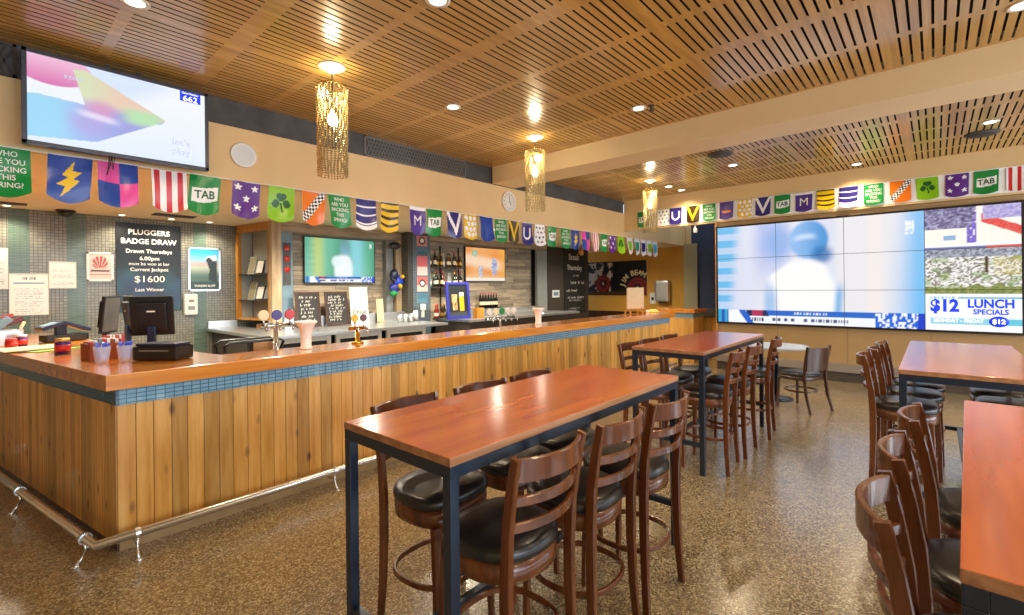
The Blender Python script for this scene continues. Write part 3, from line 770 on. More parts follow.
def crowd(s, t):           # racing pictures of the right-hand column, s over the column, t over its three panels
    if t < .30:
        v = noise2(s*46, t*95, 1)
        if t < .17 and s < .56 - t*.3: return mixc(L_('#3c3566'), L_('#b9b4d8'), v**1.2)
        if .46 < s < .56 and t < .29 and noise2(s*30, t*40) > .25: return mixc(L_('#5a49b8'), L_('#9a86dc'), v)
        if s > .62 and t < .11: return mixc(L_('#8f86c8'), L_('#c9c3e6'), v)
        if abs(t-(.09+.30*(s-.6))) < .035 and s > .6: return mixc(L_('#d83a3a'), L_('#e86a60'), v)
        if t > .17 and abs(t-.245) < .02 and .2 < s < .34: return L_('#8fb0d8')
        return mixc(L_('#f3ecdf'), L_('#fffaf2'), v)
    if t < .335: return L_('#f4f4fa') if t < .318 else (L_('#e05a50') if s > .66 else L_('#6f76a8'))
    if t < .70:
        v = noise2(s*58, t*120, 2); w = noise2(s*9, t*26, 5)
        if t < .40: return mixc(L_('#454a5a'), L_('#c2c8d8'), v)
        if abs(s-.655) < .016 and t < .53: return L_('#4b3b22')
        if t > .61+.05*w: return mixc(L_('#4a6a2c'), L_('#a3a560'), v)
        c = mixc(L_('#7d7a6a'), L_('#f2f0ee'), sm(.3, .62, v))
        if s > .72 and t < .55: c = mixc(c, L_('#d8c94a'), .6*w)
        return mixc(c, L_('#7fa04a'), .5*sm(.62, .75, w))
    tt = (t-.70)/.30
    if .075 < tt < .12 and s > .36: return L_('#36a7c4')
    if .07 < tt < .13 and .04 < s < .33 and math.sin(s*220) > -.3: return L_('#9ccbd8')
    if .66 < tt < .83 and .05 < s: return L_('#62c4dc') if s > .84 else L_('#8fd0e4')
    return L_('#f4f7fb')
vw = thing('video_wall', 'large video wall of twelve panels showing cricket and a lunch special advert', 'video wall', (XW-.006, 1.115, 1.805), W)
WV, HV = 4.0, 1.79; pw, ph = WV/4, HV/3
add('frame', M().box(-WV/2-.03, WV/2+.03, -HV/2-.03, HV/2+.03, 0, .05, .004), 'black', vw)
ck = cricket(False)
for j in range(3):
    for i in range(4):
        u0, v0 = -WV/2+i*pw+.0035, HV/2-j*ph-.0035; w, h = pw-.007, ph-.007
        if i < 3:
            fn = (lambda i, j: lambda s, t: ck((i+s)/3, (j+t)/3))(i, j); rs = (56, 44)
        else:
            fn = (lambda j: lambda s, t: crowd(s, (j+t)/3))(j); rs = (60, 60)
        m = M(); m.paint(w, h, rs[0], rs[1], fn, None, 0, u0, v0); m.box(u0, u0+w, v0-h, v0, -.01, -.0005)
        m.tf(Matrix.Translation((0, 0, .0525))); p = add('display_panel', m, 'screen_wall', vw)
        if (i, j) == (3, 2):
            uc = u0
            q = M(); q.text('$12', .24, uc+.21, v0-.235, .0535, bold=.045, sx=.84); q.text('LUNCH', .165, uc+.69, v0-.20, .0535, bold=.036, sx=.84); q.text('SPECIALS', .10, uc+.69, v0-.315, .0535, bold=.034, sx=.88)
            add('lettering', q, 'lit_blue', p)
            q = M(); q.lathe([(.0, .0), (1., 0.), (1., .001), (0, .001)], 0, 0, 32, shape=lambda a: (.1*math.cos(a), .075*math.sin(a))); q.tf(Matrix.Translation((uc+.77, v0-.445, .0532))); add('badge', q, 'lit_blue', p)
            q = M(); q.text('$12', .085, uc+.77, v0-.447, .0545, bold=.03); q.text('MONDAY - FRIDAY', .075, uc+.355, v0-.445, .0535, bold=.012, sx=.82); add('lettering', q, 'lit_white', p)

def tennis(s, t):
    c = mixc(L_('#f3b673'), L_('#e98d3c'), noise2(s*4, t*3, 8)); c = mixc(c, L_('#fbe3c6'), .8*sm(.28, .05, abs(t-.45-.2*(s-.5)))); 
    c = mixc(c, L_('#ffd9b0'), .6*sm(.7, 1, t)); c = mixc(c, L_('#f0a93a'), .8*sm(.75, 1., s))
    if math.hypot(s-.22, (t-.17)*.7) < .07: c = mixc(L_('#cfe0b8'), L_('#6fa79c'), noise2(s*50, t*30))
    for cx, cy, k in ((.36, .72, 1.), (.72, .55, 1.6)):
        if abs(s-cx) < .05*k*(1.-abs(t-cy)*1.6) and abs(t-cy) < .16*k: c = mixc(L_('#5b6fb0'), L_('#e8e9f4'), noise2(s*60, t*38, 4))
    if t > .9: c = L_('#f7ead9')
    return c
tv2, _ = tv('television with green cricket picture on weathered boards behind the bar', (4.28, 7.90, 2.11), S, 1.34, .79, cricket(True), .05, (90, 56))
tv3, _ = tv('television with orange sports picture on weathered boards beside the bottle shelves', (7.91, 7.90, 2.145), S, 1.32, .79, tennis, .05, (70, 46))

# ================================================================== POSTERS, BOARDS AND SIGNS ON THE TILE WALL
def poster(name, label, cat, loc, rot, w, h, fn, frame='steel', b=.02, res=(40, 40), d=.018, per='v'):
    r = thing(name, label, cat, loc, rot)
    add('frame', bezel(M(), w, h, b, d), frame, r)
    m = M(); m.paint(w-2*b, h-2*b, res[0], res[1], fn, None, 0, -(w/2-b), h/2-b, per=per); m.tf(Matrix.Translation((0, 0, d-.0045)))
    o = add('print', m, 'print', r); return r, o
def dr(s, t):
    c = L_('#0e1011')
    if t > .46: c = mixc(c, L_('#1d5a5c'), .8*noise2(s*5, t*7, 1)*sm(.46, .6, t)*sm(.25, .6, abs(s-.5)+.25)); c = mixc(c, L_('#2a3f7a'), .5*noise2(s*6, t*9, 3)*sm(.5, .7, t))
    return c
r, o = poster('notice_board', 'tall black prize draw board with white lettering on the tile wall', 'notice board', (1.705, YT-.001, 1.96), S, .79, 1.31, dr, 'black', .012)
m = M()
for t_, sz, v, bd, sx in (('PLUGGERS', .105, .52, .018, 1.02), ('BADGE DRAW', .105, .385, .018, .98), ('Drawn Thursdays', .08, .24, .012, .98), ('6.00pm', .08, .135, .012, 1.02), ('must be won at bar', .066, .055, 0., .95), ('Current Jackpot', .072, -.03, .012, .98), ('$1600', .135, -.175, .004, 1.1), ('Last Winner', .07, -.33, .012, 1.)):
    m.text(t_, sz, 0, v, .0152, bold=bd, sx=sx)
add('lettering', m, 'ltr_white', o)
def gin(s, t):
    c = mixc(L_('#2b9fd0'), L_('#8cc6d8'), sm(.05, .35, t)) if t < .38 else mixc(L_('#b6c4b4'), L_('#4b6b60'), sm(.4, .7, t))
    if t > .3 and t < .42: c = mixc(c, L_('#c98f8a'), .6)
    if inpoly(s, t, [(.52, .24), (.6, .16), (.9, .14), (.94, .3), (.93, .82), (.62, .78), (.66, .5), (.6, .36)]): c = L_('#23302e') if t > .24 + .05*math.sin(s*17) else L_('#e6f1ee')
    if t > .8: c = mixc(c, L_('#1e3a36'), .8)
    return c
r, o = poster('picture_frame', 'silver framed poster of a snow-capped rock under blue sky on the tile wall', 'poster', (2.425, YT-.001, 1.95), S, .46, .70, gin, 'steel', .03, (34, 48))
m = M(); m.text('TUGGERS BLUFF', .042, 0, -.265, .0152, bold=.03, sx=.95); add('lettering', m, 'ltr_white', o)
def lines_doc(head, blue=False):
    def f(s, t):
        c = mixc(L_('#f3f1e8'), L_('#cfd0c6'), t*.5)
        if blue and .2 < t < .25 and .08 < s < .92: return mixc(L_('#2f8fc4'), L_('#8a8f94'), s)
        if head and .08 < t < .15 and .33 < s < .68 and noise2(s*60, 1) > .3: return L_('#2c3440')
        if t > .3 and (t*22) % 1 < .28 and noise2(s*40, math.floor(t*22)) > .45 and .12 < s < .88: return L_('#9aa39f')
        return c
    return f
poster('certificate', 'white certificate with blue rule on the tile wall left of the monitors', 'certificate', (.435, YT-.001, 1.585), S, .36, .54, lines_doc(True, True), 'paper', .006, (50, 60))
poster('certificate', 'small white notice higher on the tile wall beside the green tiles', 'notice', (.755, YT-.001, 1.84), S, .27, .36, lines_doc(False), 'paper', .006, (40, 40))
poster('certificate', 'white notice cut by the left edge of the photo on the tile wall', 'notice', (.10, YT-.001, 1.915), S, .30, .52, lines_doc(False), 'paper', .006, (40, 40))
def shell(s, t):
    c = L_('#d9c3b6'); d = math.hypot((s-.5)/.36, (t-.34)/.27)
    if d < 1 and t < .55: c = L_('#a8463c') if math.sin(math.atan2(s-.5, .62-t)*16) > -.5 else L_('#e2b8a8')
    if .62 < t < .70 and .06 < s < .94: c = L_('#5b2f2c')
    if .78 < t < .82: c = L_('#c08a80')
    return c
poster('certificate', 'white framed sign with red scallop shell on the tile wall', 'sign', (1.14, YT-.001, 1.96), S, .29, .41, shell, 'white', .028, (36, 44))
# soap dispenser
r = thing('soap_dispenser', 'white wall dispenser under the silver framed poster', 'dispenser', (2.215, YT, 1.23), S)
add('body', M().box(-.09, .09, 0, .33, .001, .10, .03), 'white', r)
add('window', M().box(-.035, .035, .2, .24, .1003, .1015), 'skirt_grey', r); add('button', M().box(-.045, .045, .08, .14, .1003, .106, .004), 'grey_jamb', r)

# signs on the mosaic pillar
def pil_sign(name, label, z, h, c1, c2, w=.25, ring=True):
    def f(s, t):
        d = math.hypot((s-.5)*w, (t-.45)*h)
        if ring and .045 < d < .075: return L_('#1d1d22')
        if ring and d < .045: return L_('#efe9e4')
        return L_(c1) if t < .55 else L_(c2)
    r = thing(name, label, 'sign', (5.775, 7.499, z), S)
    m = M(); m.paint(w, h, 24, 28, f, None, 0, -w/2, h/2); m.box(-w/2, w/2, -h/2, h/2, -.008, -.0005); m.tf(Matrix.Translation((0, 0, .009))); add('plate', m, 'print', r)
    return r
pil_sign('wall_sign', 'pink sign with dark ring at the top of the mosaic pillar', 2.53, .2, '#cf8f8f', '#c98484')
pil_sign('wall_sign', 'blue-grey sign second from top on the mosaic pillar', 2.34, .16, '#4f7183', '#3c5a6b', ring=False)
pil_sign('wall_sign', 'tall red and white sign midway up the mosaic pillar', 2.05, .38, '#c25a62', '#d9c8c4', ring=False)
pil_sign('wall_sign', 'red and white sign with ring lower on the mosaic pillar', 1.69, .29, '#c66a6a', '#d6b8b0')
pil_sign('wall_sign', 'blue-grey sign lowest on the mosaic pillar', 1.42, .2, '#4c7488', '#567f92', ring=False)
r = thing('switch_box', 'white switch box under the signs on the mosaic pillar', 'switch', (5.775, 7.499, 1.18), S)
add('body', M().box(-.06, .06, 0, .12, .001, .03, .006), 'white', r); add('conduit', M().box(-.035, .035, -.14, -.002, .001, .02, .004), 'white', r)
# small warning plate on the blue-grey panel
r = thing('wall_sign', 'narrow dark plate with red discs on the blue-grey panel', 'sign', (3.27, 7.719, 2.02), S)
add('plate', M().box(-.06, .06, -.34, .34, .001, .01, .003), 'dark_strip', r)
m = M()
for v in (.25, .08, -.09): m.lathe([(0, .0105), (.045, .0105), (.045, .013), (0, .013)], 0, v, 16)
add('disc', m, 'red', r)

# chalk menu boards leaning on the back bench
def chalk(label, x, w, h, rows, y=7.52, z=1.003, seedv=1):
    r = thing('chalkboard', label, 'chalkboard', (x, y, z), (PI/2-.14, 0, 0))
    m = M(); b = .03
    m.box(-w/2, w/2, 0, b, 0, .02, .003); m.box(-w/2, w/2, h-b, h, 0, .02, .003); m.box(-w/2, -w/2+b, b, h-b, 0, .02, .003); m.box(w/2-b, w/2, b, h-b, 0, .02, .003)
    add('frame', m, 'walnut_dark', r); add('board', M().box(-w/2+b, w/2-b, b, h-b, .002, .012), 'chalkboard', r)
    m = M()
    for k in range(rows): m.scribble(-w/2+.06+.03*hsh(k, seedv), w/2-.08-.08*hsh(k, seedv, 2), h-.09-k*(h-.14)/rows, .045, .0127, seedv*10+k)
    add('writing', m, 'chalk', r)
chalk('framed chalk menu board under the green picture television, the left of two', 3.53, .40, .57, 7, seedv=2)
chalk('framed chalk menu board under the green picture television, the right of two', 4.02, .41, .57, 9, seedv=4)
r = thing('wine_poster', 'cream poster with small dark script leaning beside the chalk boards', 'poster', (4.44, 7.53, 1.003), (PI/2-.1, 0, 0))
add('panel', M().box(-.17, .17, 0, .64, 0, .012, .002), 'paper', r)
m = M(); m.text('Chloe', .11, .0, .2, .0125, bold=.02); add('lettering', m, 'ltr_dark', r)
r = thing('menu_card', 'narrow pale card standing right of the cream poster', 'card', (4.86, 7.54, 1.004), (PI/2-.08, 0, 0))
add('panel', M().box(-.07, .07, 0, .42, 0, .008, .002), 'paper_tan', r); add('stand', M().box(-.07, .07, 0, .015, .0085, .05, .002), 'paper_tan', r)

# big chalkboard on the dark pillar
r = thing('chalkboard', 'tall black chalkboard of specials on the dark wall left of the black banner', 'chalkboard', (11.33, 7.699, 1.72), S)
add('board', M().box(-.53, .53, -.85, .95, .001, .02, .004), 'chalkboard', r)
m = M()
m.text('Steak', .24, -.05, .72, .0212, bold=.01); m.text('Thursday', .2, -.02, .42, .0212, bold=.01)
for k, (v, a, b, h) in enumerate(((.2, -.1, .2, .06), (.0, -.2, .45, .09), (-.22, -.4, .1, .09), (-.42, -.42, .42, .08), (-.5, -.3, .3, .05), (-.72, -.3, .2, .04), (-.78, -.35, .1, .04))): m.scribble(a, b, v, h, .0205, 40+k, .15)
add('writing', m, 'chalk', r)
r = thing('switch_plate', 'pale switch plate on the dark pillar left of the tall chalkboard', 'switch', (10.42, 7.699, 1.42), S)
add('plate', M().box(-.16, .16, -.1, .1, .001, .012, .004), 'whiteframe', r); add('switch', M().box(-.1, .1, -.05, .05, .0122, .02, .003), 'blue_panel', r)

# black banner on the mustard wall
def jb(s, t):
    c = L_('#0f0c0c')
    if .06 < s < .47 and .04 < t < .9:
        v = noise2(s*22, t*10, 6)
        c = mixc(c, L_('#b9aaa2'), .9*sm(.36, .5, v)) if (s < .33 or t < .5) else c
        if .41 < s < .44: c = L_('#d9b4a0')
    for cx, cy, R in ((.31, .66, .27), (.86, .80, .33)):
        d = math.hypot((s-cx)*2.1, (t-cy)*1.03)
        if d < R:
            c = L_('#5a1515') if math.sin(d*60) > -.1 else L_('#8a2b24')
            if d < R*.42: c = L_('#3a0d10')
    if t > .88 and s < .7: c = mixc(c, L_('#5a3a1a'), .5)
    return c
r = thing('banner', 'black banner with cream arched lettering and red seals on the mustard wall', 'banner', (12.899, 7.29, 1.845), W)
m = M(); m.paint(2.10, 1.03, 84, 42, jb, None, 0, -1.05, .515); m.box(-1.05, 1.05, -.515, .515, -.016, -.0006); m.tf(Matrix.Translation((0, 0, .018))); o = add('panel', m, 'print', r)
m = M(); m.arc_text('JIM BEAM', .22, .72, -.31, .46, 2.9, 1.05, .0187, .03); add('lettering', m, 'ltr_cream', o)
m = M(); m.text('B', .13, .76, -.31, .0187, bold=.02); m.text('B', .11, -.40, -.165, .0187, bold=.02); add('lettering', m, 'ltr_cream', o)
m = M(); m.arc_text('NDEA', .25, -.45, -.25, .62, 2.1, 1.0, .0187, .04); add('lettering', m, 'ltr_dark', o)
r = thing('hand_dryer', 'steel hand dryer on the mustard wall right of the black banner', 'hand dryer', (12.899, 5.73, 1.46), W)
add('body', M().box(-.2, .2, -.3, .3, .001, .2, .06), 'steel', r); add('nozzle', M().box(-.09, .09, -.34, -.302, .05, .17, .01), 'black', r)
r = thing('switch_plate', 'white power switch on the mustard wall beside the steel hand dryer', 'switch', (12.899, 6.06, 1.25), W)
add('plate', M().box(-.09, .09, -.16, .16, .001, .03, .01), 'white', r); add('switch', M().box(-.035, .035, -.06, .03, .0302, .045, .004), 'black', r)
struct('baseboard_far', M().box(12.86, 12.899, 5.2, 9.0, .55, .85), 'walnut_dark')

# clock, speakers, camera, downlights in soffit
r = thing('wall_clock', 'round white wall clock on the cream bulkhead', 'clock', (5.65, YB-.001, 2.98), S)
m = M(); m.lathe([(.0, .001), (.158, .001), (.16, .03), (.148, .04), (.140, .03)], 0, 0, 40); add('case', m, 'white', r)
add('face', M().lathe([(0, .0302), (.139, .0302), (.139, .0308), (0, .0308)], 0, 0, 40), 'paper', r)
m = M()
for k in range(12):
    a = 2*PI*k/12; m.bar((.112*math.cos(a), .112*math.sin(a), .0314), (.13*math.cos(a), .13*math.sin(a), .0314), .008, .001)
add('dial_mark', m, 'ltr_dark', r)
m = M(); m.bar((0, 0, .033), (.035, -.055, .033), .011, .002); m.bar((0, -.01, .0345), (-.01, .1, .0345), .008, .002); add('hand', m, 'ltr_dark', r)
r = thing('wall_speaker', 'round white speaker on the cream bulkhead right of the hanging television', 'speaker', (1.75, YB-.001, 2.945), S)
add('rim', M().lathe([(.0, .001), (.118, .001), (.122, .012), (.112, .02), (.1, .016)], 0, 0, 40), 'white', r)
add('grille', M().lathe([(.0, .006), (.03, .0065), (.1, .0162)], 0, 0, 32), 'whiteframe', r)
for x, y, lab in ((7.0, 2.26, 'round dark ceiling speaker left of the bright streaks in the rear ceiling'), (8.33, -.45, 'round dark ceiling speaker near the right downlight of the rear ceiling')):
    r = thing('ceiling_speaker', lab, 'speaker', (x, y, ZC-.001)); m = M(); m.lathe([(.165, 0), (.165, -.012), (.15, -.022), (.0, -.022)], 0, 0, 32); add('rim', m, 'dark_strip', r)
    add('grille', M().lathe([(.0, -.0222), (.14, -.0222), (.12, -.03), (0, -.034)], 0, 0, 32), 'dark_paint', r)
r = thing('security_camera', 'small white camera hanging under the fascia left of the video wall', 'camera', (9.50, 3.56, 2.812))
add('bracket', M().bar((0, 0, 0), (-.0, 0, -.06), .03, .03, .004), 'white', r); m = M(); m.bar((.05, .02, -.1), (-.12, -.05, -.13), .07, .075, .015); add('body', m, 'white', r)
r = thing('security_camera', 'dark dome camera on the soffit above the certificates', 'camera', (.77, 8.55, ZB-.001))
add('base', M().lathe([(.1, 0), (.1, -.02), (.0, -.02)], 0, 0, 24), 'dark_paint', r); add('dome', M().lathe([(.085, -.0202), (.075, -.06), (.04, -.085), (0, -.09)], 0, 0, 24), 'black', r)
for x, y, w, d, lab in ((.05, 8.3, .7, .16, 'long grey air vent in the soffit at the left edge'), (1.87, 8.12, .5, .22, 'thin dark air vent in the soffit above the prize draw board')):
    r = thing('air_vent', lab, 'vent', (x, y, ZB-.001)); m = M(); m.box(-w/2, w/2, -d/2, d/2, -.012, 0, .003); add('frame', m, 'dark_strip', r)
    m = M()
    for k in range(5): m.box(-w/2+.02, w/2-.02, -d/2+.015+k*(d-.04)/5, -d/2+.03+k*(d-.04)/5, -.016, -.0122)
    add('slat', m, 'black', r)
r = thing('sprinkler', 'small dark sprinkler head on the slotted ceiling beside a downlight', 'sprinkler', (4.62, 2.17, ZC-.001))
add('rose', M().lathe([(.03, 0), (.028, -.01), (.012, -.014), (.012, -.05), (.0, -.05)], 0, 0, 16), 'dark_paint', r); add('deflector', M().lathe([(.0, -.0502), (.03, -.052), (.03, -.056), (0, -.056)], 0, 0, 16), 'dark_paint', r)

# ================================================================== LAMPS
def lamp_data(name, kind, energy, color, **kw):
    l = bpy.data.lights.new(name, kind); l.energy = energy; l.color = color
    for k, v in kw.items(): setattr(l, k, v)
    return l
WARM = (1., .80, .52); WARM2 = (1., .72, .36)
dl_room = lamp_data('downlight_lamp', 'SPOT', 85, WARM, spot_size=2.5, spot_blend=.9, shadow_soft_size=.06, specular_factor=.06)
dl_wall = lamp_data('tile_wall_lamp', 'SPOT', 42, (1., .88, .68), spot_size=2.4, spot_blend=.8, shadow_soft_size=.04)
bar_fill = lamp_data('bar_fill_lamp', 'SPOT', 230, (1., .9, .72), spot_size=2.8, spot_blend=.8, shadow_soft_size=.04)  # fill for the bar back, no fitting seen there
def downlight(x, y, z, label, data, r0=.065, group='ceiling downlights'):
    r = thing('downlight', label, 'downlight', (x, y, z), (0, 0, 0), group)
    m = M(); m.lathe([(r0*.82, -.004), (r0, -.008), (r0*1.25, -.006), (r0*1.25, -.001), (r0*.82, -.001)], 0, 0, 28); add('trim_ring', m, 'trim_white', r)
    add('lens', M().lathe([(.0, -.005), (r0*.81, -.005), (r0*.81, -.0015), (0, -.0015)], 0, 0, 24), 'lamp_lens', r)
    l = bpy.data.objects.new('lamp', data); COL.objects.link(l); l.parent = r; l.location = (0, 0, -.03)
    return r
for x, y, lab in ((3.25, 3.68, 'bright downlight in the slotted ceiling left of the second pendant'), (4.6, 2.3, 'bright downlight in the slotted ceiling just before the beam'), (.68, 3.82, 'downlight at the top edge above the hanging television'),
                  (1.98, 2.38, 'downlight at the top edge of the photo right of the first pendant'), (4.67, -.45, 'downlight in the slotted ceiling at the top right corner'), (3.3, .8, 'downlight at the top edge in the ceiling between table rows')):
    downlight(x, y, ZC, lab, dl_room)
for x, y in ((1.98, -.5), (3.3, -1.7), (.65, -2.2), (-2.2, -2.0)): downlight(x, y, ZC, 'downlight in the slotted ceiling behind the viewpoint', dl_room)
for x, y, lab in ((9.1, .9, 'rear ceiling downlight nearest the video wall centre'), (7.81, -.49, 'rear ceiling downlight at the right beside a dark speaker'), (8.62, 3.72, 'left of two close rear ceiling downlights beside the third pendant'), (9.12, 3.68, 'right of two close rear ceiling downlights beside the third pendant'), (7.79, 2.33, 'rear ceiling downlight at the left beside a dark speaker'), (6.6, -1.9, 'rear ceiling downlight out to the right')):
    downlight(x, y, ZC, lab, dl_room)
for x, y, lab in ((.235, 8.55, 'small soffit downlight over the certificates'), (1.35, 8.55, 'small soffit downlight at left of the draw board'), (1.93, 8.55, 'small soffit downlight at right of the draw board'), (2.43, 8.55, 'small soffit downlight above the silver framed poster')):
    downlight(x, y, ZB, lab, dl_wall, .045, 'soffit downlights')
for x, y, lab in ((.62, 6.5, 'added fill downlight over the left bar wing'), (1.72, 6.13, 'added fill downlight over the service area'), (2.58, 6.2, 'added fill downlight before the display cabinet'), (3.79, 6.19, 'added fill downlight over the back bench and chalk boards'),
                  (5.2, 5.87, 'added fill downlight before the mosaic pillar'), (7.77, 6.13, 'added fill downlight before the bare weathered boards'), (6.4, 6.1, 'added fill downlight before the bottle shelves'), (10.5, 6.07, 'added fill downlight in front of the tall chalkboard and banner')):
    downlight(x, y, ZB, lab, bar_fill, .045, 'soffit downlights')  # added lamps, tucked behind the flags to brighten the bar back

# pendants of amber beads
pl = lamp_data('pendant_lamp', 'POINT', 15, (1., .86, .6), shadow_soft_size=.05, specular_factor=.15)
def pendant(loc, label):
    r = thing('pendant_lamp', label, 'pendant lamp', loc, (0, 0, 0), 'beaded pendants over the bar')
    m = M(); m.lathe([(.11, -.001), (.108, -.012), (.05, -.03), (.02, -.06), (.0, -.06)], 0, 0, 28); add('canopy', m, 'trim_white', r)
    add('cord', M().tube([(0, 0, -.06), (0, 0, -.36)], .006, 8), 'black', r)
    m = M(); ring = [(.115*math.cos(2*PI*k/28), .115*math.sin(2*PI*k/28), -.17) for k in range(28)]; m.tube(ring, .006, 6, True)
    for k in range(3):
        a = 2*PI*k/3; m.tube([(0, 0, -.1), (.115*math.cos(a), .115*math.sin(a), -.17)], .003, 6)
    add('hoop', m, 'brass', r)
    m = M(); ns, nb = 26, 38; oct_ = [(1, 0, 0), (0, 1, 0), (-1, 0, 0), (0, -1, 0), (0, 0, 1), (0, 0, -1)]
    for i in range(ns):
        a = 2*PI*i/ns
        for j in range(nb):
            z = -.185-j*(.745/nb); rr = .117+.006*math.sin(i*2.4+j*.9); rr *= 1-.05*j/nb; aa = a+.04*math.sin(j*.5+i)
            cx, cy = rr*math.cos(aa), rr*math.sin(aa); sz = .0118
            vs = [m.bm.verts.new((cx+p[0]*sz*1.15, cy+p[1]*sz*1.15, z+p[2]*sz*.85)) for p in oct_]
            for t in ((0, 1, 4), (1, 2, 4), (2, 3, 4), (3, 0, 4), (1, 0, 5), (2, 1, 5), (3, 2, 5), (0, 3, 5)): m.bm.faces.new([vs[q] for q in t])
    tag(add('bead_curtain', m, 'bead', r), kind='stuff')
    m = M(); m.lathe([(.0, -.50), (.025, -.49), (.036, -.46), (.032, -.42), (.016, -.385), (.014, -.362), (0, -.362)], 0, 0, 16); add('bulb', m, 'bulb', r)
    l = bpy.data.objects.new('lamp', pl); COL.objects.link(l); l.parent = r; l.location = (0, 0, -.3)
    return r
pendant((1.97, 3.74, ZC-.001), 'gold beaded cylinder pendant nearest, beside the hanging television')
pendant((4.58, 3.68, ZC-.001), 'gold beaded cylinder pendant in the middle, before the beam')
pendant((7.86, 3.73, ZC-.001), 'gold beaded cylinder pendant farthest, beyond the beam')

# ================================================================== TABLES
def make_table(label, x0, x1, y0, y1, rz=0.):
    cx, cy = (x0+x1)/2, (y0+y1)/2; w, d = (x1-x0)/2, (y1-y0)/2
    t = thing('bar_table', label, 'table', (cx, cy, 0), (0, 0, rz), 'high bar tables')
    tm = M().box(-w, w, -d, d, 1.02, 1.05, .004)
    for f in tm.bm.faces:
        f.normal_update()
        if abs(f.normal.z) < .5: f.material_index = 1
    add('tabletop', tm, ['table', 'table_edge'], t)
    e = .002; s = .042
    m = M(); m.box(-w+e, w-e, -d+e, -d+s, .977, 1.0195, .002); m.box(-w+e, w-e, d-s, d-e, .977, 1.0195, .002); m.box(-w+e, -w+s, -d+s, d-s, .977, 1.0195, .002); m.box(w-s, w-e, -d+s, d-s, .977, 1.0195, .002)
    add('frame', m, 'table_steel', t)
    for sx in (-1, 1):
        for sy in (-1, 1):
            xa, ya = sorted((sx*(w-e), sx*(w-s))), sorted((sy*(d-e), sy*(d-s)))
            add('leg', M().box(xa[0], xa[1], ya[0], ya[1], .0, .9765, .003), 'table_steel', t)
    for sx in (-1, 1):
        xa = sorted((sx*(w-e-.004), sx*(w-s+.004))); add('foot_rail', M().box(xa[0], xa[1], -d+s, d-s, .235, .270, .002), 'table_steel', t)
    add('foot_rail', M().box(-w+s, w-s, -.018, .018, .237, .268, .002), 'table_steel', t)
    return t
make_table('high wooden table on black steel frame nearest the bar front', 1.03, 2.90, 1.20, 1.885)
make_table('high wooden table farther along the bar, before the round white table', 4.05, 5.93, 1.46, 2.12)
make_table('high pale-reflecting table in front of the video wall at right', 4.0, 6.06, -.50, .185)
make_table('high wooden table cut by the right edge with three stools along it', 1.275, 3.13, -.765, -.065, -.036)

# ================================================================== STOOLS
def sup(a, n=2.8):
    c, s_ = math.cos(a), math.sin(a)
    k = (abs(c)**n+abs(s_)**n)**(-1/n); return c*k, s_*k
RECT = lambda w, h, b=.004: [(-w/2+b, -h/2), (w/2-b, -h/2), (w/2, -h/2+b), (w/2, h/2-b), (w/2-b, h/2), (-w/2+b, h/2), (-w/2, h/2-b), (-w/2, -h/2+b)]
def make_stool(label, group):
    t = thing('bar_stool', label, 'bar stool', (0, 0, 0), (0, 0, 0), group)
    shp = lambda a: (lambda p: (p[0]*.21*(1-.07*(p[1] < 0)*abs(p[1])), p[1]*.2))(sup(a, 3.3 if math.sin(a) > 0 else 2.5))
    m = M(); m.lathe([(.97, .637), (1.01, .643), (1.015, .662), (.985, .680), (.9, .692), (.65, .700), (.3, .703), (0, .703)], 0, 0, 36, shape=shp); add('seat', m, 'vinyl', t)
    m = M(); m.lathe([(.96, .560), (.985, .565), (.985, .6365), (.5, .6365), (0, .6365)], 0, 0, 36, shape=shp); add('apron', m, 'walnut', t)
    for sx in (-1, 1):
        m = M(); m.sweep([(sx*.178, .172, 0), (sx*.172, .165, .3), (sx*.165, .152, .566)], RECT(.034, .034), scales=[.8, .9, 1.05]); add('leg', m, 'walnut', t)
        m = M(); m.sweep([(sx*.2, -.205, 0), (sx*.19, -.192, .2), (sx*.185, -.186, .42), (sx*.185, -.186, .62), (sx*.188, -.196, .78), (sx*.192, -.22, .93), (sx*.195, -.245, 1.045)], RECT(.026, .042), scales=[.82, .95, 1.05, 1.08, 1., .95, .85]); add('back_post', m, 'walnut', t)
    for z, h, y, b, n in ((1.0, .082, -.236, .062, 'top_rail'), (.888, .036, -.214, .058, 'back_slat'), (.793, .036, -.202, .05, 'back_slat')):
        k = .192 if n == 'top_rail' else .184
        pts = [(k*q/8, y-b*(1-(q/8)**2), z) for q in range(-8, 9)]
        m = M(); m.sweep(pts, RECT(h, .018), (0, 0, 1)); add(n, m, 'walnut', t)
    pts = []
    for k in range(32):
        a = 2*PI*k/32; p = sup(a, 2.6); pts.append((p[0]*.196, p[1]*.19-.006, .29))
    m = M(); m.sweep(pts, RECT(.026, .018), (0, 0, 1), True); add('foot_ring', m, 'walnut', t)
    return t
G1, G2, G3, G4 = 'stools at the near table', 'stools at the second table along the bar', 'stools at the table before the video wall', 'stools at the right edge table'
